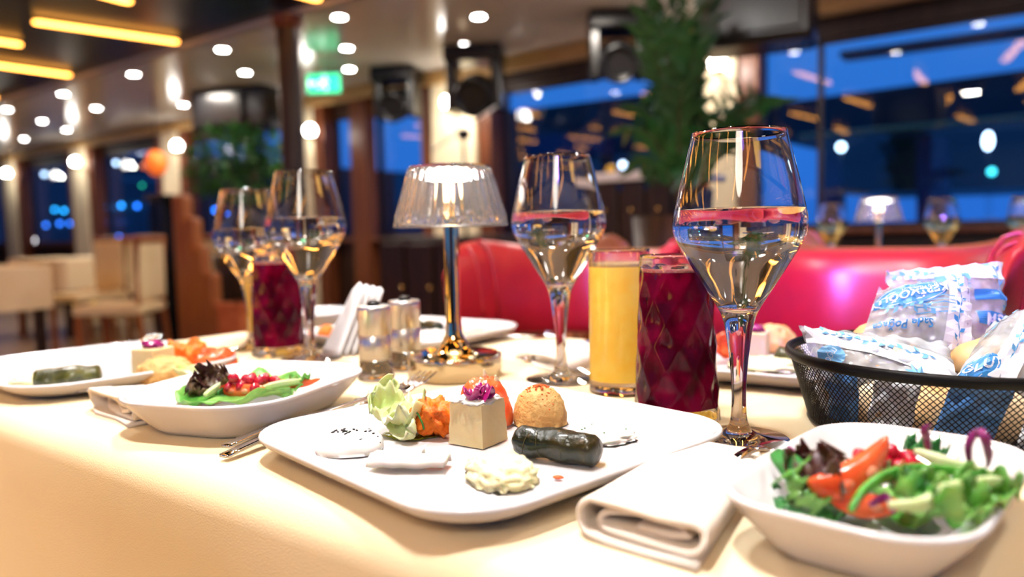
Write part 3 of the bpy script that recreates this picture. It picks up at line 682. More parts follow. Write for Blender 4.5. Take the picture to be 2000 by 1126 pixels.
winem = mat('white wine', (.95, .85, .35), 0, trans=1, ior=1.34)
for px, d, lab in [(1625, 2.35, 'wine glass on the next table, left of its lamp'), (1840, 2.1, 'wine glass on the next table, right of its lamp'), (2003, 2.1, 'wine glass on the next table cut by the right edge')]:
    q = atd(px, 440, d); c_ = dup(wg, (q.x, q.y, T), 0, lab)
    for ch_ in ptree(c_):
        if ch_.name.startswith('water'):
            ch_.data = ch_.data.copy(); ch_.data.materials[0] = winem; ch_.name = 'wine'
# ---------------------------------------------------------------- tumblers
def tumbler(loc, lab, jm, fm, diamonds, rz=0, level=.119, hgt=.132, name='juice_glass', rb=.0345, rt=.0285):
    t = thing(name, loc, lab, 'glass', None, rz)
    nz = 54; op = [(0, 0), (rb - .003, 0)] + [(rb + (rt - rb) * k / nz, .001 + (hgt - .001) * k / nz) for k in range(nz + 1)]
    def rf(r, a, z, k):
        if not diamonds or z < .010 or z > hgt - .012 or r < .02: 
            if diamonds and .002 < z <= .010 and r > .02: return r * (1 - .02 * abs(sin(a * 10)))
            return r
        u = a / (2 * pi) * 9; v = (z - .008) / .036
        p = abs(((u + v) % 1) - .5) * 2; q = abs(((u - v) % 1) - .5) * 2
        return r - .0019 * (1 - max(p, q)) ** 1.0 - .0006 * (1 - min(p, q))
    ib = rb - .0035; it = rt - .0018
    ip = [(it + (ib - it) * k / 20, hgt - (hgt - .013) * k / 20) for k in range(21)] + [(ib - .004, .0115), (0, .011)]
    G().lathe(op + [(rt - .0006, hgt + .0006), (it, hgt)] + ip[1:], 132 if diamonds else 64, rf=lambda r, a, z, k: rf(r, a, z, k) if k < len(op) else r).make('glass', glassm, t); autosmooth(ptree(t)[0], 50)
    f = lambda z: it + (ib - it) * (hgt - z) / (hgt - .013)
    ro = lambda z: rb + (rt - rb) * (z - .001) / (hgt - .001) + .00012
    nj = 46; zs = [.0125 + (level - .0125) * k / nj for k in range(nj + 1)]
    jp = [(0, .0125), (ro(.0125) - .004, .0125)] + [(ro(z), z) for z in zs] + [(f(level), level), (0, level)]
    o = G().lathe(jp, 132 if diamonds else 64, rf=lambda r, a, z, k: (rf(r - .00012, a, z, k) + .00012) if 1 < k < len(jp) - 2 else r).make('juice', jm, t); autosmooth(o, 50)
    G().lathe([(0, level + .0018), (f(level) - .002, level + .0022), (f(level) - .0002, level + .0032), (f(level) - .0002, level - .001), (0, level - .001)], 48, rf=lambda r, a, z, k: r * (1 - .03 * abs(noise.noise(Vector((cos(a) * 6, sin(a) * 6, z * 900))))) if r > .01 else r).make('foam', fm, t)
    return t
tb = tumbler((-.257, .566, T + .0005), 'cut-glass tumbler of dark beet juice beside the tall wine glass', beet, beetfoam, True)
dup(tb, (-.842, .616, T + .0005), .5, 'cut-glass tumbler of dark beet juice at the left of the table')
to = tumbler((-.346, .636, T + .0005), 'tall glass of orange juice behind the beet juice', orange, ojfoam, False, rb=.0295, rt=.0285, hgt=.134)
dup(to, (*at(524, 663, T)[:2], T + .0005), .5, 'tall glass of orange juice behind the farthest left wine glass')
# ---------------------------------------------------------------- table lamp
def table_lamp(loc, lab):
    t = thing('table_lamp', loc, lab, 'lamp')
    G().lathe([(0, 0), (.046, 0), (.050, .002), (.0505, .022), (.0500, .0245), (.0485, .0250), (.0478, .0240), (.046, .0235), (.030, .0240)], 64).make('base', nickel, t)
    G().lathe([(.0475, .0242), (.030, .0243), (.023, .026), (.018, .031), (.013, .038), (.0095, .046), (.0085, .060), (.0082, .16), (.0082, .205), (.0, .205)], 48).make('stem', gold, t)
    N = 120
    def rf(r, a, z, k):
        return r * (1 + (.04 * abs(sin(a * 16)) if 2 < k < 10 else 0))
    zb, zt_ = .160, .221; rb_, rt_ = .0600, .0425
    outp = [(rb_ + .001, zb), (rb_ + .001, zb + .003), (rb_, zb + .004)] + [(rb_ + (rt_ - rb_) * ((k / 7) ** .9), zb + .004 + (zt_ - zb - .004) * k / 7) for k in range(1, 8)]
    inp = [(r - .003, z) for r, z in outp[::-1]]; inp[0] = (inp[0][0], zt_)
    s_ = G().lathe(outp + inp + [outp[0]], 144, rf=rf).make('shade', shadem, t)
    G().lathe([(0, .2215), (.0425, .2215), (.0425, .2235), (0, .2235), ], 48).make('cap', acryl, t)
    G().lathe([(.012, .209), (.028, .209), (.030, .211), (.030, .2145), (.012, .2145), (.012, .209)], 40).make('led_ring', LED, t)
    G().lathe([(0, .2148), (.0315, .2148), (.0315, .217), (0, .218)], 40).make('reflector', nickel, t)
    return t
tl_ = table_lamp((-.534, .613, T + .0005), 'metal table lamp with a clear fluted shade on the dining table')
q = atd(1716, 430, 2.05); dup(tl_, (q.x, q.y, T), 0, 'lit table lamp with clear shade on the next table')
# ---------------------------------------------------------------- mills
def mill(loc, lab, rz=0):
    t = thing('pepper_mill', loc, lab, 'mill', None, rz)
    G().lathe([(0, 0), (.0185, 0), (.0195, .002), (.0195, .005), (.0175, .008), (.0172, .022), (.0155, .022), (.0155, .006), (0, .006)], 36).make('clear_foot', acryl, t)
    G().lathe([(0, .007), (.015, .007), (.015, .021), (0, .021)], 24).make('peppercorns', pepperm, t)
    G().lathe([(.016, .021), (.0172, .0215), (.0172, .047), (.0166, .0475), (.0172, .048), (.0178, .074), (.0178, .0775), (.017, .0785), (0, .0785)], 40).make('body', steel, t)
    G().lathe([(.006, .0785), (.0075, .080), (.006, .083), (.002, .0845), (0, .0845)], 20).make('knob', blackp, t)
    return t
ml = mill((-.600, .560, T + .0005), 'steel pepper mill nearer the paper napkins')
dup(ml, (-.612, .618, T + .0005), .5, 'steel salt mill right behind, next to the lamp base')
# ---------------------------------------------------------------- paper napkins standing
for k in range(4):
    b0 = at(634 + 17 * k, 708, T); dd = (b0 - EYE).dot(R @ Vector((0, 1, 0))) + .05 + .005 * k
    q00 = atd(630 + 17 * k, 708, dd + .03); q10 = atd(664 + 14 * k, 714, dd - .012); q01 = atd(690 + 13 * k, 566, dd + .022); q11 = atd(712 + 12 * k, 566, dd + .004); pk = atd(703 + 13 * k, 552 + 3 * k, dd + .014)
    q00.z = q10.z = T + .001
    def fn(u, v, k=k):
        p = (q00.lerp(q10, u)).lerp(q01.lerp(q11, u), v); p += (pk - q01.lerp(q11, .5)) * v ** 3 * (1 - abs(2 * u - 1))
        return p + ray(670, 640) * (-.006 * (1 - abs(2 * u - 1)) * (1 - .3 * v))
    g = G().shell(fn, 8, 12, .0022); o = g.make('paper_napkin', paper)
    tag(o, 'folded white paper napkin standing in the pointed bundle by the mills', 'napkin', 'paper napkins standing in a bundle')
    o['label'] = '%s of the four white paper napkins standing by the mills' % ('leftmost', 'second from the left', 'second from the right', 'rightmost')[k]
# ---------------------------------------------------------------- cutlery
def fork(p0, p1, lab, spoon=False, knife=False, tz=.0):
    p0 = Vector(p0); p1 = Vector(p1); d = p1 - p0; Ln = d.length; rz = math.atan2(d.y, d.x); el = math.asin(max(-1, min(1, d.z / Ln)))
    t = thing('table_knife' if knife else 'dessert_spoon' if spoon else 'table_fork', p0, lab, 'cutlery')
    t.rotation_euler = (0, -el, rz)
    def hz(x): return .004 * sin(pi * min(1, x / (Ln * .7))) + .001
    def hw(x): return .0042 - .0022 * min(1, x / (Ln * .62))
    n = 16; top = Ln * (.60 if knife else .72)
    def fn(u, v): x = u * top; return (x, (v - .5) * 2 * hw(x), hz(x))
    G().shell(fn, n, 3, .0022).make('handle', mirror, t)
    if knife:
        G().shell(lambda u, v: (top + u * (Ln - top), (v - .5) * .016 * (1 - u ** 4 * .9) , hz(top) + .0), 10, 4, .0014).make('blade', mirror, t)
    elif spoon:
        G().shell(lambda u, v: (top + u * (Ln - top), (v - .5) * 2 * (.002 + .0165 * sin(pi * min(1, u * .93 + .05)) ** .7), hz(top) - .005 * sin(pi * u) * (1 - (2 * v - 1) ** 2)), 12, 6, .0012).make('bowl', mirror, t)
    else:
        nk = top + .03
        G().shell(lambda u, v: (top + u * .035, (v - .5) * 2 * (.002 + .0095 * min(1, u * 1.4) ** .7), hz(top) + .001 - .004 * sin(pi * u * .9)), 8, 4, .0016).make('neck', mirror, t)
        for k in range(4):
            yk = (k - 1.5) * .0060
            G().tube([(top + .033, yk, hz(top) - .0008), (top + .05, yk, hz(top) - .0006), (Ln, yk, hz(top) + .005)], [.0017, .0016, .0008], 6).make('tine', mirror, t)
    return t
fork(at(437, 893, T + .003), at(838, 736, T + .012), 'silver fork with raised tines behind the lettuce, lower of the pair of handles')
fork(at(440, 874, T + .004), at(735, 776, T + .004), 'silver fork between the salad bowl and the central plate, upper of the pair', )
fork(at(518, 862, T + .002), at(712, 789, T + .004), 'silver dessert knife along the left side of the central plate', knife=True)
fork(at(195, 688, T + .003), at(285, 664, T + .006), 'silver spoon behind the left plate', spoon=True)
fork(at(240, 690, T + .003), at(300, 658, T + .008), 'silver fork behind the left plate', )
fork(at(1020, 703, T + .004), at(1180, 664, T + .012), 'silver knife lying on the far rolled napkin', knife=True)
fork(at(905, 668, T + .003), at(1070, 655, T + .003), 'silver fork on the far side behind the table lamp base')
fork(at(1150, 732, T + .002), at(1030, 698, T + .002), 'silver fork beside the far rolled napkin')
fork(at(1432, 905, T + .012), at(1540, 870, T + .018), 'knife half hidden between the folded napkin and the right bowl', knife=True)
# ---------------------------------------------------------------- folded cloth napkins
def napkin(p_front_l, p_front_r, p_back_l, p_back_r, h, lab, seed=0, lay=4):
    # spiral of cloth layers in cross section, swept from the front end to the back end
    fl, fr2, bl, br = [Vector(q) for q in (p_front_l, p_front_r, p_back_l, p_back_r)]
    P = []
    def arc(cx_, cz_, rx_, rz_, a0, a1, n=7):
        for i in range(n + 1):
            a = a0 + (a1 - a0) * i / n; P.append((cx_ + rx_ * cos(a), cz_ + rz_ * sin(a)))
    # unit cross section: x 0..1, z 0..1 ; start at bottom right, go left along the bottom, round left, top, round right, inner layers
    P.append((.96, .05)); P.append((.6, .04)); P.append((.25, .05))
    arc(.10, .50, .10, .45, -pi / 2, -3 * pi / 2)
    P += [(.35, .97), (.65, .95), (.85, .90)]
    arc(.86, .55, .115, .34, pi / 2, -pi / 2)
    P += [(.6, .24), (.35, .25)]
    arc(.22, .47, .07, .21, -pi / 2, -3 * pi / 2)
    P += [(.4, .70), (.6, .69), (.76, .66), (.84, .52), (.7, .44), (.45, .45)]
    m = len(P); NL = 26; th = .0016
    g = G(); V = []
    Wd = (fr2 - fl).length
    nor = []
    for i in range(m):
        a = P[max(i - 1, 0)]; b = P[min(i + 1, m - 1)]; dx, dz = (b[0] - a[0]) * Wd, (b[1] - a[1]) * h; l = math.hypot(dx, dz); nor.append((-dz / l, dx / l))
    for s in (1, -1):
        for j in range(NL + 1):
            v = j / NL; L0 = fl.lerp(bl, v); R0 = fr2.lerp(br, v); ax = (R0 - L0)
            hh = h * (1 - .25 * v)
            for i in range(m):
                x, z = P[i]; skew = (.10 * sin(i * .9 + seed) * (1 - v) + .0) * .04
                wob = .0012 * noise.noise(Vector((x * 5, v * 6 + seed, z * 4)))
                p = L0 + ax * x + Vector((0, 0, z * hh + wob + .001)) + (bl - fl).normalized() * (.010 * noise.noise(Vector((x * 2, z * 2, seed))) * (1 - v) - (.010 * (i / m)) * -1 * (1 - v))
                p += ax.normalized() * nor[i][0] * th * s + Vector((0, 0, nor[i][1] * th * s))
                V.append(p)
    N = (NL + 1) * m; Fc = []
    for j in range(NL):
        for i in range(m - 1):
            q = (j * m + i, j * m + i + 1, (j + 1) * m + i + 1, (j + 1) * m + i); Fc.append(q); Fc.append(tuple(N + k for k in q[::-1]))
    for i in range(m - 1): Fc.append((i + 1, i, N + i, N + i + 1)); Fc.append((NL * m + i, NL * m + i + 1, N + NL * m + i + 1, N + NL * m + i))
    for j in range(NL): Fc.append((j * m, (j + 1) * m, N + (j + 1) * m, N + j * m)); Fc.append(((j + 1) * m + m - 1, j * m + m - 1, N + j * m + m - 1, N + (j + 1) * m + m - 1))
    c = sum((Vector(v) for v in V), Vector()) / len(V); c.z = T
    t = thing('cloth_napkin', c, lab, 'napkin')
    mesh('folded_cloth', [Vector(v) - c for v in V], Fc, napm, t)
    for vv in (.10,):                       # hem seam running round the roll
        S = []
        for i in range(3, m - 12):
            x, z = P[i]; L0 = fl.lerp(bl, vv); R0 = fr2.lerp(br, vv); p = L0 + (R0 - L0) * x + Vector((0, 0, z * h * .975 + .001)); p += (R0 - L0).normalized() * nor[i][0] * (-th - .0001) + Vector((0, 0, nor[i][1] * (-th - .0001)))
            S.append(p - c)
    return t
napkin(at(1128, 1046, T), at(1372, 1124, T), at(1330, 905, T), at(1492, 925, T), .019, 'thick folded cream cloth napkin beside the right salad bowl', 1)
napkin(at(172, 800, T), at(250, 838, T), at(360, 776, T), at(420, 808, T), .020, 'folded cream cloth napkin between the left plate and the salad bowl', 4)
napkin(at(1035, 712, T), at(1110, 738, T), at(1135, 680, T), at(1185, 700, T), .014, 'rolled cloth napkin on the far side behind the orange juice', 7)
# ================================================================ FOOD ON THE CENTRAL PLATE
rnd = random.Random(11)
def dome(name, px, py, w, h, m, lab, cat='starter', amp=.05, fr=3, z0=PZ, sd=1, pw=.85, ry=None, nu=48, nv=28, rot=0):
    """mound whose front foot is at pixel px,py; w diameter, h height in metres"""
    f = at(px, py, z0); d = (f - EYE); d.z = 0; d.normalize(); c = f + d * (ry or w) / 2
    g = G().blob((0, 0, 0), w / 2, (ry or w) / 2, h, rot or math.atan2(d.x, -d.y) * -1, amp, fr, nu, nv, flat=0, sd=sd, pw=pw)
    return tag(g.make(name, m, loc=(c.x, c.y, z0)), lab, cat), c
hm, hc = dome('hummus_scoop', 1055, 838, .0405, .0285, humm, 'round scoop of hummus dusted with paprika on the central plate', amp=.05, fr=5, sd=2)
g = G()
for k in range(170):
    a = rnd.uniform(0, 2 * pi); t_ = abs(rnd.gauss(0, .42)); x, y = .0202 * sin(t_) * cos(a), .0202 * sin(t_) * sin(a); z = .0284 * cos(t_) ** .85 + .0012
    g.blob((x, y, z), .0008, .0008, .0005, nu=5, nv=3)
o = g.make('paprika', papr, hm); o['kind'] = 'stuff'
# cheese cube with pickled topping
c0 = at(942, 875, PZ); q = at(995, 853, PZ) - c0; rot = math.atan2(q.y, q.x)
cc = c0 + Matrix.Rotation(rot, 3, 'Z') @ Vector((.0132, .0132, 0))
ck = thing('cheese_cube', (cc.x, cc.y, PZ), 'cube of pale cheese topped with purple pickle on the central plate', 'starter', None, rot)
g = G()
bm = bmesh.new(); bmesh.ops.create_cube(bm, size=1); 
bmesh.ops.subdivide_edges(bm, edges=bm.edges[:], cuts=9, use_grid_fill=True)
for v in bm.verts:
    s_ = 1 - .10 * (v.co.z + .5); p = Vector((v.co.x * .0300 * s_, v.co.y * .0300 * s_, (v.co.z + .5) * .0300))
    k = noise.fractal(p * 140, .6, 2, 3); p += Vector((v.co.x, v.co.y, 0)) * .0008 * k
    if v.co.z > .49: p.z += .0012 * noise.noise(p * 300)
    v.co = p
bmesh.ops.recalc_face_normals(bm, faces=bm.faces[:])
me = bpy.data.meshes.new('cheese'); bm.to_mesh(me); bm.free(); me.materials.append(cheese); o = bpy.data.objects.new('cheese', me); link(o, ck); autosmooth(o, 50)
G().blob((0, 0, .0305), .0150, .0145, .0018, amp=.3, fr=4, pw=.6, nu=32, nv=10).make('cream_top', cream, ck)
g = G()
for k in range(7):
    a = k * 2.4; r_ = .003 + .0012 * (k % 3)
    def fn(u, v, a=a, r_=r_): 
        x = (u - .5) * .011; y = (v - .5) * .010; z = .006 * ((2 * u - 1) ** 2) + .003 * sin(v * 5 + a); return (r_ * cos(a) + x * cos(a) - y * sin(a) - .004, r_ * sin(a) + x * sin(a) + y * cos(a) - .004, .0325 + z * (1 if k < 5 else .6))
    g.shell(fn, 6, 5, .0009)
g.make('pickled_beet', beetp, ck)
# red pepper mound behind the cube
tm, _ = dome('tomato_mound', 948, 842, .042, .0345, tomato, 'red tomato and pepper mound right behind the cheese cube', amp=.08, fr=3, sd=5)
tm.location = tuple(Vector(tm.location) + Vector((0, 0, .002)))
for k, (x, z) in enumerate([(.009, .033), (-.002, .036)]): G().tube([(x, .002, z - .004), (x + .001, .003, z), (x + .0005, .002, z + .004)], [.0017, .002, .0008], 7).make('walnut_bit', breadp, tm)
# lettuce cup with carrot
def leaf(name, c, L_, W_, rz, cup, ruf, m, lab, cat='lettuce', tilt=(0, 0), seed=0, th=.0007, parent=None, nu=26, nv=20, freq=6, group=None, pw=1.0):
    Q = Matrix.Rotation(rz, 3, 'Z') @ Matrix.Rotation(tilt[0], 3, 'X') @ Matrix.Rotation(tilt[1], 3, 'Y')
    def fn(u, v):
        x = (u - .5) * 2; y = (v - .5) * 2; w = math.sqrt(max(0, 1 - abs(x) ** 2.4)) * .9 + .1
        px_, py_ = x * L_ / 2, y * w * W_ / 2; e_ = max(abs(x), abs(y)) ** 2.5
        z = cup * (x * x * .6 + y * y) * max(L_, W_) / 2 + ruf * e_ * noise.noise(Vector((x * freq * .5 + seed, y * freq * .5, seed * 1.7))) * 2 + ruf * .35 * noise.noise(Vector((x * freq + seed, y * freq, 3)))
        px_ *= (1 - abs(cup) * .25 * x * x); py_ *= (1 - abs(cup) * .35 * y * y)
        return Q @ Vector((px_, py_, z))
    g = G().shell(fn, nu, nv, th)
    zmin = min(v[2] for v in g.V)
    o = g.make(name, m, parent, loc=c)
    if not parent: tag(o, lab, cat, group)
    return o
c = at(800, 838, PZ + .010)
lc = leaf('lettuce_cup', at(778, 818, PZ + .011), .048, .040, .4, .55, .010, lett, 'pale green lettuce leaf cupped around carrot puree on the central plate', 'lettuce', (.30, .10), 2.3, freq=8)
leaf('leaf_tip', Vector((-.020, .004, .013)), .034, .020, 2.2, .3, .004, lett, '', tilt=(.5, -.9), seed=5, parent=lc)
leaf('leaf_fold', Vector((.016, -.004, -.006)), .034, .022, -.5, .5, .003, lett, '', tilt=(.9, .2), seed=7, parent=lc)
c = at(846, 812, PZ + .014)
cm = tag(G().blob((0, 0, 0), .019, .014, .0125, -.3, .35, 2.5, 44, 26, sd=4, pw=.9).make('carrot_puree', carrot, loc=c), 'orange carrot puree spilling from the lettuce leaf on the central plate', 'starter')
G().tube([(-.003, -.0145, .006), (.001, -.0155, .003), (.004, -.0155, -.002), (.0045, -.015, -.006)], .0007, 6).make('dill_sprig', lettd, cm)
G().blob((-.004, -.0145, .007), .0018, .0015, .0013, nu=8, nv=5).make('dill_tip', lettd, cm)
# olive oil puddle
oil = mat('oil', (.55, .60, .08), .05, trans=.6)
c = at(800, 848, PZ); tag(G().blob((0, 0, 0), .022, .013, .0006, .3, .3, 2, 28, 8).make('oil_puddle', oil, loc=c), 'thin greenish oil puddle under the lettuce leaf', 'oil')
# strained yogurt with black seeds
yg, yc = dome('yogurt_round', 685, 893, .046, .0115, yog, 'smooth round of white yogurt sprinkled with black seeds', amp=.03, fr=2, pw=.72, sd=3)
sm = G().blob((0, 0, 0), .0015, .0008, .0007, nu=6, nv=4); sd_ = sm.make('black_seed', seedm, yg)
PTS = [(650, 843), (655, 840), (660, 844), (657, 838), (669, 841), (672, 838), (674, 842), (671, 844), (677, 843), (680, 846), (683, 844), (675, 848), (673, 837), (691, 839), (697, 841), (714, 842), (720, 835), (724, 838), (722, 840), (729, 842), (737, 843), (740, 846), (738, 849), (705, 858), (668, 840)]
for k, (x, y) in enumerate(PTS):
    z = PZ + .0113 - (.0018 if y > 852 else 0); p = at(x, y, z) - Vector(yg.location); p = Matrix.Rotation(-yg.rotation_euler[2], 3, 'Z') @ p
    e_ = (p.x ** 2 + p.y ** 2) ** .5 / .023; p.z = .0117 * max(0, 1 - min(1, e_) ** 3.4) ** .5 * .985 + .0003
    o = sd_ if k == 0 else sd_.copy()
    if k: link(o, yg)
    o.location = p; o.rotation_euler[2] = rnd.uniform(0, 3)
# white cheese slice and creams
c = at(800, 905, PZ + .002)
def slab(u, v):
    x = (u - .5) * .050; y = (v - .5) * .026 * (1 - .5 * abs(u - .35)); return (x, y, .0025 + .003 * (.6 * noise.noise(Vector((u * 4, v * 4, 2))) + .5 * (1 - (2 * v - 1) ** 2)))
o = G().shell(slab, 26, 16, .0045).make('fresh_cheese', cream, loc=c); o.rotation_euler[2] = .45
tag(o, 'ragged slice of white fresh cheese at the near edge of the central plate', 'cheese')
G().tube([(.008, .004, .006), (.0085, .004, .009), (.0095, .005, .0115)], [.0014, .0009, .0002], 6).make('curled_peak', cream, o)
ps, pc = dome('potato_salad', 980, 953, .056, .0135, salad, 'lumpy pale yellow potato salad at the near corner of the central plate', amp=.16, fr=3.4, pw=.85, sd=9, ry=.040, nu=64, nv=34)
gg = G()
for k in range(16):
    a = rnd.uniform(0, 2 * pi); r_ = rnd.uniform(.004, .022); gg.blob((r_ * cos(a), r_ * .7 * sin(a), .010 - r_ * .25), .0035, .003, .0028, rnd.random() * 3, .2, 3, 10, 7, pw=.7)
gg.make('potato_cubes', salad, ps)
for k, (x, y) in enumerate([(.002, -.008), (.016, -.009), (-.006, .004)]): G().blob((x, y, .0115 - abs(x) * .25), .0012, .0012, .001, nu=8, nv=5).make('herb_fleck' if k != 1 else 'carrot_fleck', lettg if k != 1 else carrot, ps)
hy, _ = dome('herb_yogurt', 1175, 870, .045, .0060, yog, 'flat dollop of white herb yogurt behind the dark vine-leaf roll', amp=.15, fr=3, sd=6, pw=.8)
for k in range(6): G().blob((rnd.uniform(-.015, .015), rnd.uniform(-.015, .012), .0058), .0008, .0007, .0005, nu=6, nv=4).make('mint_fleck', lettd, hy)
o = G().blob((0, 0, 0), .0035, .0022, .0012, .4, .2, 3, 12, 7).make('pepper_bit', tomato, loc=at(1090, 931, PZ + .0012)); tag(o, 'tiny red pepper bit at the right of the potato salad', 'pepper')
# dolma
def dolma(p0, p1, r, m, lab, seed=0):
    p0, p1 = Vector(p0), Vector(p1); d = p1 - p0; Ln = d.length; c = (p0 + p1) / 2; n = 26; g = G(); V = []; NU = 28
    for i in range(n + 1):
        u = i / n; k = min(1, (min(u, 1 - u) / .06)) ** .45 if 0 < u < 1 else .12
        for j in range(NU):
            a = 2 * pi * j / NU; rr = r * k * (1 + .20 * noise.noise(Vector((u * 4, cos(a) * 1.6, sin(a) * 1.6 + seed))) + .05 * noise.noise(Vector((u * 22, cos(a) * 5, sin(a) * 5 + seed))) + .05 * math.copysign(1, sin(a * 1 + u * 4.5)) * .4)
            V.append(((u - .5) * Ln, rr * cos(a) * 1.05, rr * sin(a) * .92))
    Fc = [(i * NU + j, i * NU + (j + 1) % NU, (i + 1) * NU + (j + 1) % NU, (i + 1) * NU + j)[::-1] for i in range(n) for j in range(NU)] + [tuple(range(NU)), tuple(n * NU + j for j in range(NU))[::-1]]
    t = thing('dolma', c, lab, 'dolma', None, math.atan2(d.y, d.x))
    mesh('vine_leaf_wrap', V, Fc, m, t)
    for q, tw in ((.18, .35), (.36, -.25), (.62, .3), (.88, .05)):
        P = [((q - .5 + tw * .18 * s_) * Ln, -r * 1.075 * cos(s_ * 1.45 - .25), r * .97 * sin(s_ * 1.45 - .25)) for s_ in [k / 8 - .3 for k in range(11)]]
        G().tube(P, .00020, 5).make('leaf_vein', veinm, t)
    return t
dolma(at(1006, 858, PZ + .0096), at(1174, 880, PZ + .0096), .0104, dolmam, 'glossy dark vine-leaf roll on the central plate', 1)
# ---------------------------------------------------------------- left plate
dolma(at(64, 743, PZ + .009), at(200, 733, PZ + .009), .013, dolmal, 'dark olive vine-leaf roll on the left plate', 5)
def cube(px, py, s, rot, lab, top=None):
    c0 = at(px, py, PZ); t = thing('cheese_cube', (c0.x, c0.y + s * .6, PZ), lab, 'starter', None, rot)
    G().box((0, 0, s * .5), (s, s, s), bev=.0015).make('cheese', cheese, t, smooth=False)
    if top: G().blob((0, 0, s + .002), s * .38, s * .35, .005, amp=.5, fr=3, nu=20, nv=12).make('pickled_beet', top, t)
cube(268, 738, .031, .3, 'cube of pale cheese with purple pickle on the left plate', beetp)
dome('hummus_scoop', 325, 747, .055, .024, humm, 'split mound of hummus on the left plate', amp=.12, fr=2, sd=8)
dome('carrot_mound', 368, 722, .052, .026, carrot, 'ragged orange carrot mound on the left plate', amp=.4, fr=3, sd=12)
dome('tomato_mound', 422, 722, .046, .022, tomato, 'orange-red tomato mound on the left plate', amp=.18, fr=3, sd=14)
dome('potato_salad', 75, 752, .05, .008, salad, 'low pale potato salad beside the vine-leaf roll on the left plate', amp=.2, sd=15)
dome('herb_yogurt', 175, 765, .055, .006, yog, 'white yogurt smear at the near side of the left plate', amp=.2, sd=16)
leaf('lettuce_leaf', at(375, 735, PZ + .010), .045, .025, .2, .3, .004, lett, 'pale lettuce leaf under the carrot mound on the left plate', seed=21)
# ---------------------------------------------------------------- far plates
dome('tomato_mound', 640, 662, .030, .018, carrot, 'small orange mound on the far plate by the paper napkins', amp=.15, sd=21)
dolma(at(795, 632, PZ + .009), at(862, 640, PZ + .009), .010, dolmam, 'dark vine-leaf roll on the far plate behind the lamp', 9)
dome('potato_salad', 930, 652, .06, .007, salad, 'thin pale yellow salad on the far plate behind the lamp', amp=.2, sd=24)
dome('cream_mound', 850, 668, .06, .012, cream, 'white cream mound on the near side of the far plate behind the lamp', amp=.2, sd=25)
cube(1462, 703, .030, .2, 'cube of pale cheese on the far right plate', beetp)
dome('hummus_scoop', 1510, 690, .055, .030, humm, 'golden hummus mound on the far right plate', amp=.12, sd=31)
dolma(at(1518, 692, PZ + .009), at(1570, 698, PZ + .009), .009, dolmal, 'olive vine-leaf roll on the far right plate', 3)
leaf('tomato_slice', at(1416, 676, PZ + .016), .036, .03, .8, .3, .002, tomato, 'upright red tomato slice on the far right plate', 'tomato', (1.2, .2), 3, .004)
dome('potato_salad', 1500, 728, .075, .008, salad, 'thin pale yellow salad on the far right plate', amp=.2, sd=33)
# ================================================================ SALADS
def wedge(c, rz, L_, r, m1, m2, lab, tilt=0, bend=.9, group=None, roll=0):
    t = thing('tomato_wedge', c, lab, 'tomato', group, rz); t.rotation_euler = (roll, tilt, rz)
    n = 18; V = []; M_ = 10
    for i in range(n + 1):
        u = i / n; s_ = sin(pi * u) ** .6 if 0 < u < 1 else .05; a0 = (u - .5) * bend * 2
        cx_ = L_ / bend / 2 * sin(a0); cz_ = L_ / bend / 2 * (1 - cos(a0))
        for j in range(M_):
            a = 2 * pi * j / M_; y = r * .34 * s_ * cos(a); z = r * s_ * sin(a) * (.55 if sin(a) > 0 else .45)
            V.append((cx_ - sin(a0) * z, y, cz_ + cos(a0) * z))
    Fc = [(i * M_ + j, i * M_ + (j + 1) % M_, (i + 1) * M_ + (j + 1) % M_, (i + 1) * M_ + j)[::-1] for i in range(n) for j in range(M_)] + [tuple(range(M_)), tuple(n * M_ + j for j in range(M_))[::-1]]
    mesh('flesh', V, Fc, m1, t)
    for k, q in enumerate((.35, .62)):
        a0 = (q - .5) * bend * 2; G().blob((L_ / bend / 2 * sin(a0), -r * .22, L_ / bend / 2 * (1 - cos(a0)) + .001), r * .28, r * .16, r * .2, nu=10, nv=7).make('seed_pulp', m2, t)
    return t
Z = T + .03
def strip(P, w, m, name, lab, cat, th=.0012, up=None, group=None):
    P = [Vector(p) for p in P]; c = P[0].copy(); n = (len(P) - 1) * 6
    def sp(u):
        k = min(int(u * (len(P) - 1)), len(P) - 2); t = u * (len(P) - 1) - k; p0 = P[max(k - 1, 0)]; p1 = P[k]; p2 = P[k + 1]; p3 = P[min(k + 2, len(P) - 1)]
        return .5 * (2 * p1 + (p2 - p0) * t + (2 * p0 - 5 * p1 + 4 * p2 - p3) * t * t + (3 * p1 - p0 - 3 * p2 + p3) * t ** 3)
    U = Vector(up or (0, 0, 1))
    def fn(u, v):
        w_ = w * (sin(pi * min(max(u, .04), .96)) ** .4); return sp(u) - c + U.normalized() * (v - .5) * w_
    return tag(G().shell(fn, n, 3, th).make(name, m, loc=c), lab, cat, group)
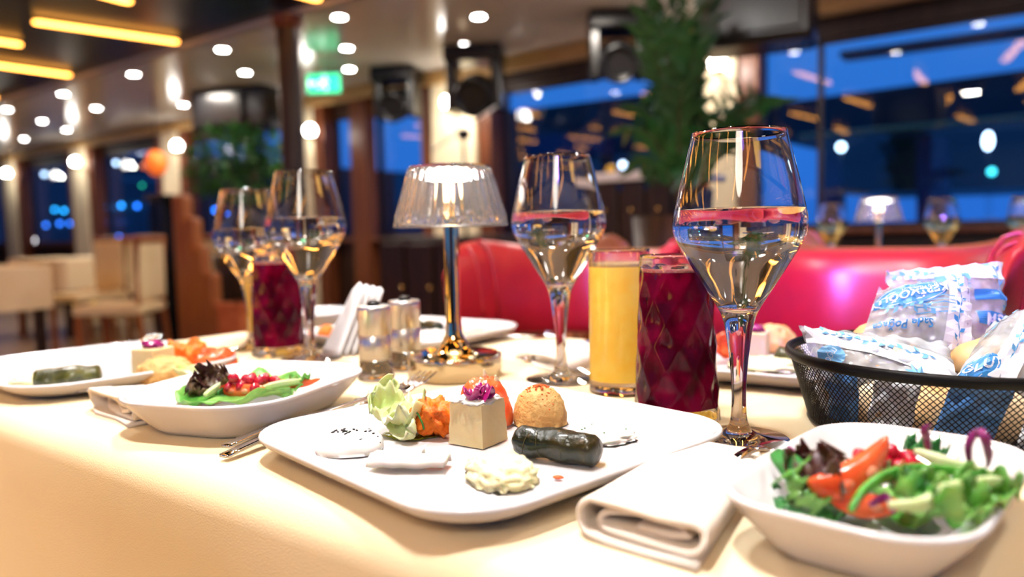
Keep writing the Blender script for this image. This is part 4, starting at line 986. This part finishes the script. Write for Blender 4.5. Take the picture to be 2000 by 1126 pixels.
# right bowl ---------------------------------------------------
leaf('lettuce_leaf', at(1600, 985, T + .014), .045, .05, .3, .1, .006, lettd, 'dark green leaf bed at the bottom left of the right salad', seed=40)
leaf('lettuce_leaf', at(1800, 985, T + .014), .05, .07, .3, .1, .008, lettg, 'broad green leaf bed under the right salad', seed=41)
strip([at(1512, 882, Z + .006), at(1540, 905, Z + .005), at(1562, 935, Z), at(1572, 960, Z - .006)], .013, lettd, 'chard_leaf', 'dark green leaf strip at the left rim of the right salad bowl', 'leaf', up=(.7, .5, .6))
strip([at(1540, 872, Z + .007), at(1562, 893, Z + .005), at(1585, 905, Z + .004), at(1605, 925, Z)], .003, cabb, 'leaf_stalk', 'thin dark red stalk beside the green strip in the right bowl', 'leaf')
for k, (x, y, s_, m, lab) in enumerate([(1590, 925, .026, lettr, 'ruffled dark red lettuce left of the tomato wedge'), (1560, 965, .022, lettg, 'small green ruffled leaf against the left wall of the right bowl'), (1602, 960, .024, lettr, 'ruffled reddish lettuce below the other, right bowl'),
                                        (1635, 915, .018, lettr, 'small ruffled red leaf behind the tomato wedge, right bowl')]):
    leaf('lettuce_leaf', at(x, y, Z), s_, s_ * 1.1, k * 1.3, .4, .008, m, lab, seed=50 + k, tilt=(.7, .3 * k), freq=9)
a = at(1600, 968, Z); b = at(1725, 885, Z + .012)
wg2 = wedge((a + b) / 2 + Vector((0, 0, -.003)), math.atan2((b - a).y, (b - a).x), (b - a).length * 1.35, .018, tomato, tomin, 'large curved tomato wedge in the right salad', tilt=-.2, bend=.75)
wedge(at(1650, 945, Z + .001), .9, .024, .011, tomato, tomin, 'smaller tomato wedge standing behind the large one in the right salad', tilt=.3, bend=.5)
wedge(at(1770, 905, Z), 1.9, .024, .011, tomin, tomin, 'pale tomato piece at the back of the right salad', bend=.6)
wedge(at(1690, 990, T + .022), .3, .035, .012, tomato, tomin, 'tomato wedge low behind the near rim of the right bowl', bend=.5)
# cucumber arcs
strip([at(1662, 995, Z + .004), at(1690, 955, Z + .008), at(1740, 925, Z + .011), at(1800, 915, Z + .011), at(1870, 920, Z + .010), at(1925, 930, Z + .009)], .005, cukes, 'cucumber_peel', 'long curved green cucumber peel arching over the right salad', 'cucumber', th=.0022)
strip([at(1790, 880, Z + .013), at(1840, 900, Z + .012), at(1890, 915, Z + .010), at(1940, 925, Z + .008)], .006, cuke, 'cucumber_strip', 'pale green cucumber strip at the back of the right salad', 'cucumber', th=.003)
strip([at(1960, 935, Z + .009), at(1900, 945, Z + .010), at(1840, 960, Z + .010), at(1800, 985, Z + .008), at(1735, 985, Z + .007)], .006, cuke, 'cucumber_strip', 'pale green stalk lying across the right side of the right salad', 'cucumber', th=.003)
for k, (x, y, s_, rz, m, lab) in enumerate([(1830, 985, .040, .4, lettg, 'folded bright green leaf near the front rim of the right bowl'), (1905, 975, .036, 1.4, lettg, 'bright green leaf at the right side of the right salad'),
                                           (1805, 885, .022, .2, lettd, 'glossy green leaf standing at the back of the right salad'), (1770, 960, .026, 2.2, lettd, 'dark green leaf under the cucumber arch'),
                                           (1930, 955, .030, 2.6, lettg, 'pale-veined green leaf by the right rim of the right bowl'), (1860, 1000, .030, .9, lettg, 'green leaf tip drooping behind the near rim of the right bowl')]):
    leaf('lettuce_leaf', at(x, y, Z + .002), s_, s_ * .7, rz, .35, .006, m, lab, seed=60 + k, tilt=(.35, .2), freq=8)
for k, P in enumerate([[(1815, 880, .012), (1810, 855, .020), (1806, 838, .025), (1815, 828, .028)], [(1895, 905, .008), (1892, 870, .018), (1908, 840, .026), (1922, 850, .026), (1932, 890, .016), (1928, 910, .008)]]):
    strip([at(x, y, Z + dz) for x, y, dz in P], .0045, cabb, 'cabbage_shred', ['short purple cabbage shred sticking up at the back of the right bowl', 'looped purple cabbage shred sticking up at the right rim'][k], 'cabbage', up=(.8, -.5, .3), th=.0016)
for k, P in enumerate([[(1700, 985, .0), (1730, 970, .002), (1745, 1000, .0)], [(1650, 905, .004), (1700, 925, .003), (1760, 918, .004)], [(1850, 925, .0), (1810, 945, .002), (1780, 975, -.002)]]):
    strip([at(x, y, Z + dz) for x, y, dz in P], .004, cabb, 'cabbage_shred', ['purple cabbage shred by the near rim of the right bowl', 'purple cabbage shred behind the large tomato wedge', 'purple cabbage shred under the green leaves, right bowl'][k], 'cabbage')
ps_ = G().blob((0, 0, 0), .0042, .0035, .0038, amp=.12, fr=2, nu=16, nv=10)
prot = None
for (x, y, dz) in [(1680, 890, .012), (1676, 905, .007), (1742, 880, .011), (1752, 890, .008), (1765, 950, .006), (1715, 905, .006), (1730, 902, .006), (1780, 905, .007), (1795, 912, .004), (1664, 915, .005), (1755, 910, .005), (1772, 893, .008)]:
    if prot is None: prot = ps_.make('pomegranate_seed', pome); o = tag(prot, 'glossy dark red pomegranate seed scattered in the right salad', 'pomegranate', 'pomegranate seeds of the right salad')
    else: o = prot.copy(); link(o)
    o.location = at(x, y, Z + dz); o.rotation_euler[2] = x
# left bowl ---------------------------------------------------
ZL = T + .0235
leaf('lettuce_leaf', at(480, 762, T + .020), .10, .12, .3, .05, .006, lettg, 'green leaf bed under the left salad', seed=70)
leaf('lettuce_leaf', at(421, 742, ZL + .008), .030, .026, .3, .5, .010, lettr, 'ruffled dark red lettuce standing at the left of the left salad', seed=71, tilt=(.9, .3), freq=10)
leaf('lettuce_leaf', at(395, 762, ZL + .001), .030, .022, 1.3, .4, .008, lettr, 'ruffled dark red lettuce at the left end of the left salad', seed=72, tilt=(.5, .3), freq=10)
leaf('lettuce_leaf', at(378, 766, ZL - .001), .022, .018, 2.3, .4, .006, lettr, 'small red lettuce tip against the left wall of the left bowl', seed=73, tilt=(.5, .3), freq=10)
strip([at(400, 772, ZL + .001), at(425, 757, ZL + .004), at(445, 748, ZL + .006)], .007, cuke, 'cucumber_strip', 'pale cucumber strip beside the red lettuce in the left salad', 'cucumber', th=.003)
strip([at(425, 768, ZL + .001), at(445, 758, ZL + .002), at(460, 755, ZL + .002)], .006, lettd, 'chard_leaf', 'dark green leaf strip below the cucumber strip, left salad', 'leaf')
wedge(at(470, 765, ZL), .5, .045, .013, tomato, tomin, 'tomato wedge at the near rim of the left salad', bend=.4)
wedge(at(560, 752, ZL), .8, .060, .010, tomato, tomin, 'long tomato wedge at the right of the left salad', bend=.3)
strip([at(512, 757, ZL + .003), at(550, 749, ZL + .004), at(605, 741, ZL + .003)], .006, cuke, 'cucumber_strip', 'pale cucumber strip at the right of the left salad', 'cucumber', th=.003)
leaf('lettuce_leaf', at(586, 741, ZL + .004), .020, .012, .5, .3, .003, lettg, 'small green leaf at the right end of the left salad', seed=75)
pr2 = None
for (x, y, dz) in [(456, 738, .012), (462, 746, .008), (454, 750, .006), (474, 750, .006), (487, 742, .009), (492, 737, .010), (480, 740, .010), (505, 745, .007), (513, 739, .009), (517, 737, .009), (498, 757, .004), (535, 742, .006), (470, 756, .004), (540, 745, .005), (448, 756, .004)]:
    if pr2 is None: pr2 = prot.copy(); link(pr2); o = tag(pr2, 'glossy dark red pomegranate seed on top of the left salad', 'pomegranate', 'pomegranate seeds of the left salad'); pr2.scale = (1.15,) * 3
    else: o = pr2.copy(); link(o)
    o.location = at(x, y, ZL + dz); o.rotation_euler[2] = x
# ================================================================ BREAD BASKET
BC = Vector((-.0725, .652, T + .0008)); BR, BB, BH = .1165, .101, .055
bk = thing('bread_basket', BC, 'round black wire-mesh bread basket behind the right salad bowl', 'basket')
g = G(); NS = 170
for s in (1, -1):
    for k in range(NS):
        a0 = 2 * pi * k / NS; P = []
        for j in range(8):
            v = j / 7; r_ = BB + (BR - BB) * v; a = a0 + s * v * .47; P.append((r_ * cos(a), r_ * sin(a), .002 + BH * v * .97))
        g.tube(P, .00040, 3, cap=False)
o = g.make('wire_mesh', wire, bk); o['kind'] = 'stuff'
P = [(BR * cos(2 * pi * k / 96), BR * sin(2 * pi * k / 96), BH) for k in range(97)]
g = G(); g.lathe([(BR + .0008, BH - .0045), (BR + .0022, BH - .003), (BR + .0026, BH), (BR + .0018, BH + .0026), (BR, BH + .0034), (BR - .0018, BH + .0026), (BR - .0024, BH), (BR - .0015, BH - .003), (BR + .0008, BH - .0045)], 96); g.make('rim', wire, bk)
g = G(); g.lathe([(0, .0005), (BB, .0005), (BB + .0015, .002), (BB, .004), (BB - .003, .003), (0, .003)], 80); g.make('base', wire, bk)
# ---------------------------------------------------------------- bread bags
def textgeo(body, size, bold=0):
    cu = bpy.data.curves.new('t', 'FONT'); cu.body = body; cu.size = size; cu.align_x = 'CENTER'; cu.align_y = 'CENTER'; cu.offset = bold; cu.resolution_u = 3
    ob = bpy.data.objects.new('t', cu); C.objects.link(ob); bpy.context.view_layer.update()
    me = ob.to_mesh(); V = [(v.co.x, v.co.y) for v in me.vertices]; Fc = [tuple(p.vertices) for p in me.polygons]; ob.to_mesh_clear(); bpy.data.objects.remove(ob); return V, Fc
class Bag:
    def __init__(s, c00, c10, c11, c01, bulge, lab, seed, back=None, drop=.0):
        s.c = [Vector(q) for q in (c00, c10, c11, c01)]; s.o = sum(s.c, Vector()) / 4
        n = (s.c[1] - s.c[0]).cross(s.c[3] - s.c[0]).normalized()
        if n.dot(EYE - s.o) < 0: n = -n
        s.n = n; s.b = bulge; s.seed = seed; s.W = (s.c[1] - s.c[0]).length; s.H = (s.c[3] - s.c[0]).length
        s.t = thing('bread_bag', s.o, lab, 'bread bag')
        for sg in (1, -1):
            g = G().grid(lambda u, v: s.P(u, v, 0, sg), 44, 34); g.make('film_front' if sg > 0 else 'film_back', film, s.t)
    def P(s, u, v, off=0, sg=1):
        a, b, c, d = s.c; p = a * (1 - u) * (1 - v) + b * u * (1 - v) + c * u * v + d * (1 - u) * v
        e = (max(0, sin(pi * u)) * max(0, sin(pi * v))) ** .55
        w = .0040 * noise.fractal(Vector((u * 5 + s.seed, v * 5, s.seed + sg)), .7, 2, 3) + .0016 * abs(noise.noise(Vector((u * 12 + v * 7, s.seed, sg)))) 
        edge = .0025 * sin(u * 40 + s.seed) * (abs(v - .5) * 2) ** 6 + .0025 * sin(v * 30 + s.seed) * (abs(u - .5) * 2) ** 6
        return p + s.n * (sg * (s.b * e + .0003) + w * (.35 + e) * .7 + edge + off) - s.o
    def put(s, name, V, Fc, m, cu, cv, ang, off, sub=0):
        ca, sa = cos(ang), sin(ang); O = []
        for x, y in V:
            X = x * ca - y * sa; Y = x * sa + y * ca; O.append(s.P(min(max(cu + X / s.W, 0), 1), min(max(cv + Y / s.H, 0), 1), off))
        return mesh(name, O, Fc, m, s.t, smooth=False)
    def ellipse(s, name, rx, ry, m, cu, cv, ang, off, nr=4, n=28):
        V = [(0, 0)]; Fc = []
        for k in range(1, nr + 1):
            for i in range(n): a = 2 * pi * i / n; V.append((rx * k / nr * cos(a), ry * k / nr * sin(a)))
        Fc += [(0, 1 + i, 1 + (i + 1) % n) for i in range(n)]
        for k in range(nr - 1): Fc += [(1 + k * n + i, 1 + (k + 1) * n + i, 1 + (k + 1) * n + (i + 1) % n, 1 + k * n + (i + 1) % n) for i in range(n)]
        return s.put(name, V, Fc, m, cu, cv, ang, off)
    def text(s, body, size, m, cu, cv, ang, off, bold=0): V, Fc = textgeo(body, size, bold); return s.put('printed_text', V, Fc, m, cu, cv, ang, off)
    def band(s, name, w, l, m, cu, cv, ang, off, n=18):
        V = []; Fc = []
        for i in range(n + 1):
            for j in range(4): V.append(((j / 3 - .5) * w, (i / n - .5) * l))
        for i in range(n):
            for j in range(3): Fc.append((i * 4 + j, i * 4 + j + 1, i * 4 + j + 5, i * 4 + j + 4))
        return s.put(name, V, Fc, m, cu, cv, ang, off)
    def sprig(s, l, cu, cv, ang, off, m=None, n=7):
        V = []; Fc = []
        def q(a, b, w):
            k = len(V); dx, dy = b[0] - a[0], b[1] - a[1]; L_ = math.hypot(dx, dy); nx, ny = -dy / L_ * w, dx / L_ * w
            V.extend([(a[0], a[1]), ((a[0] + b[0]) / 2 + nx, (a[1] + b[1]) / 2 + ny), b, ((a[0] + b[0]) / 2 - nx, (a[1] + b[1]) / 2 - ny)]); Fc.append((k, k + 1, k + 2, k + 3))
        for i in range(n):
            y0 = -l / 2 + l * i / n; y1 = y0 + l / n; x0 = .0012 * sin(i * 1.3); x1 = .0012 * sin((i + 1) * 1.3); q((x0, y0), (x1, y1 + .0005), .0006)
            sg = 1 if i % 2 else -1; q((x1, y1), (x1 + sg * .0042, y1 + .0042), .0015)
        return s.put('printed_sprig', V, Fc, m or pblue2, cu, cv, ang, off)
def bun(bag, p, rx, ry, rz, rot, m, lab):
    return tag(G().blob((0, 0, 0), rx, ry, rz, rot, .05, 2, 32, 18).make('bread_roll', m, loc=p), lab, 'bread')
D = atd
# bag A: lying at the near left of the basket
A = Bag(D(1606, 742, .560), D(1885, 790, .515), D(1850, 668, .57), D(1560, 637, .590), .013, 'clear printed bread bag at the left rim of the basket', 1)
bun(A, D(1712, 712, .565), .030, .022, .018, .2, breadp, 'pale bread roll inside the bag at the left rim of the basket')
A.band('white_panel', .018, .09, pwhite, .50, .62, 1.35, .0012); A.sprig(.034, .42, .70, 1.25, .0018); A.sprig(.030, .72, .62, 1.35, .0018, n=6); A.sprig(.018, .24, .78, .9, .0018, n=4)
A.ellipse('logo_badge', .010, .008, pblue2, .14, .40, .6, .0014); A.text('OĞLU', .005, pwhite, .14, .40, .9, .0020)
# star burst
V = [(0, 0)] + [((.009 if k % 2 else .005) * cos(k * pi / 8), (.009 if k % 2 else .005) * sin(k * pi / 8)) for k in range(16)]
A.put('printed_star', V, [(0, 1 + k, 1 + (k + 1) % 16) for k in range(16)], pblue2, .72, .22, 0, .0014)
# bag B: standing, with the oval name badge upside down
B = Bag(D(1680, 668, .60), D(1905, 700, .575), D(1890, 545, .60), D(1715, 565, .63), .015, 'clear printed bread bag standing in the middle of the basket', 2)
bun(B, D(1735, 668, .625), .028, .022, .020, .3, breadm, 'brown bread roll inside the standing middle bag')
bun(B, D(1800, 655, .625), .028, .020, .022, .8, breadp, 'pale bread roll inside the standing middle bag, on its right')
B.ellipse('logo_badge', .031, .0125, pblue, .36, .70, .16, .0012, n=36); B.ellipse('badge_line', .0295, .0113, pwhite, .36, .70, .16, .0015, n=36); B.ellipse('badge_field', .0287, .0106, pblue, .36, .70, .16, .0018, n=36)
B.text('KERİMOĞLU', .0105, pwhite, .36, .69, pi + .16, .0024, .0002); B.text('Unlu Mamulleri', .0052, pwhite, .46, .80, pi + .16, .0024)
B.text('Sade Poğaça', .0085, pblue, .33, .22, pi + .10, .0022, .0002)
B.sprig(.020, .26, .46, 1.7, .002, n=6); B.sprig(.020, .44, .46, -1.6, .002, n=6)
B.band('white_panel', .020, .075, pwhite, .86, .50, -.10, .0014); B.sprig(.060, .86, .52, -.10, .0022, m=pblue, n=10)
for k in range(5): B.band('printed_line', .030, .0008, pblue2, .62, .62 - k * .055, .12, .0018, 3)
# bag C: rear, tall right
Cb = Bag(D(1775, 690, .64), D(1965, 700, .64), D(1958, 512, .66), D(1728, 532, .67), .013, 'clear printed bread bag at the back of the basket with a crimped top', 3)
bun(Cb, D(1900, 690, .66), .030, .022, .020, .1, breadm, 'brown bread roll inside the rear bag of the basket')
Cb.band('white_panel', .016, .070, pwhite, .55, .93, 1.5, .0012); 
for k in range(7): Cb.band('printed_line', .034, .0008, pblue2, .42, .90 - k * .035, .03, .0018, 3)
Cb.band('barcode', .024, .006, pblue2, .50, .82, .05, .0018, 6)
for k in range(12): Cb.band('barcode_bar', .0009, .0055, pwhite, .44 + k * .012, .82, .05, .0024, 2)
Cb.text('TUZSUZ MALZEME', .0042, pblue2, .62, .70, .05, .002) if 0 else None
Cb.band('ribbon', .030, .0085, pblue, .84, .62, .05, .0016, 6); Cb.band('ribbon', .034, .011, pblue, .86, .36, -.05, .0016, 6); Cb.text('SM', .013, pwhite, .84, .36, pi, .0024, .0003)
Cb.sprig(.05, .93, .72, .25, .002, n=8); Cb.sprig(.03, .2, .92, 1.5, .002, n=6)
# bag D: right edge
Db = Bag(D(1850, 765, .515), D(2085, 770, .50), D(2060, 580, .56), D(1930, 640, .57), .018, 'clear printed bread bag at the right edge of the picture', 4)
bun(Db, D(1945, 710, .56), .030, .024, .020, .2, breadm, 'golden bread roll inside the bag at the right edge')
Db.ellipse('logo_badge', .021, .0125, pblue, .10, .14, .10, .0014, n=30); Db.ellipse('badge_line', .0197, .0114, pwhite, .10, .14, .10, .0017, n=30); Db.ellipse('badge_field', .0190, .0108, pblue, .10, .14, .10, .0020, n=30); Db.text('OĞLU', .0105, pwhite, .13, .15, .10, .0026, .0002)
Db.band('white_panel', .020, .085, pwhite, .56, .5, -.25, .0014); Db.sprig(.06, .56, .5, -.25, .0022, n=10); Db.sprig(.03, .18, .72, -.8, .002, n=6)
# more bags and rolls low in the basket, seen through the mesh
for k, (a, r_, m) in enumerate([(-2.6, .072, breadm), (-2.1, .075, breadp), (-1.6, .072, breadm), (-1.1, .07, breadp), (-.5, .07, breadm), (.3, .068, breadm), (1.2, .066, breadm), (2.2, .066, breadp), (3.0, .068, breadm)]):
    p = BC + Vector((r_ * cos(a), r_ * sin(a), .024)); bun(None, p, .022, .018, .019, a + 1.57, m, 'bread roll low in the basket seen through the wire mesh')['group'] = 'bread rolls low in the basket'
bluef = mat('blue printed film', (.10, .28, .68), .25, coat=.5)
for k, (a, w) in enumerate([(-2.75, .03), (-2.3, .035), (-1.85, .03), (-1.35, .035), (-.85, .03)]):
    p = BC + Vector((.094 * cos(a), .094 * sin(a), .006)); tng = Vector((-sin(a), cos(a), 0)); q = Vector((cos(a), sin(a), 0))
    g = G().shell(lambda u, v: tng * ((u - .5) * w + .012 * (v - .5)) + Vector((0, 0, v * .042)) + q * (.006 * noise.noise(Vector((u * 4, v * 4, k))) + .010 * v - .006), 14, 14, .0004)
    tag(g.make('bag_corner', bluef if k % 2 else pwhite, loc=p), '%s crumpled bag corner behind the wire mesh, %s from the left' % (('white', 'blue')[k % 2], ('first', 'second', 'third', 'fourth', 'fifth')[k]), 'bread bag', 'bag corners inside the basket')
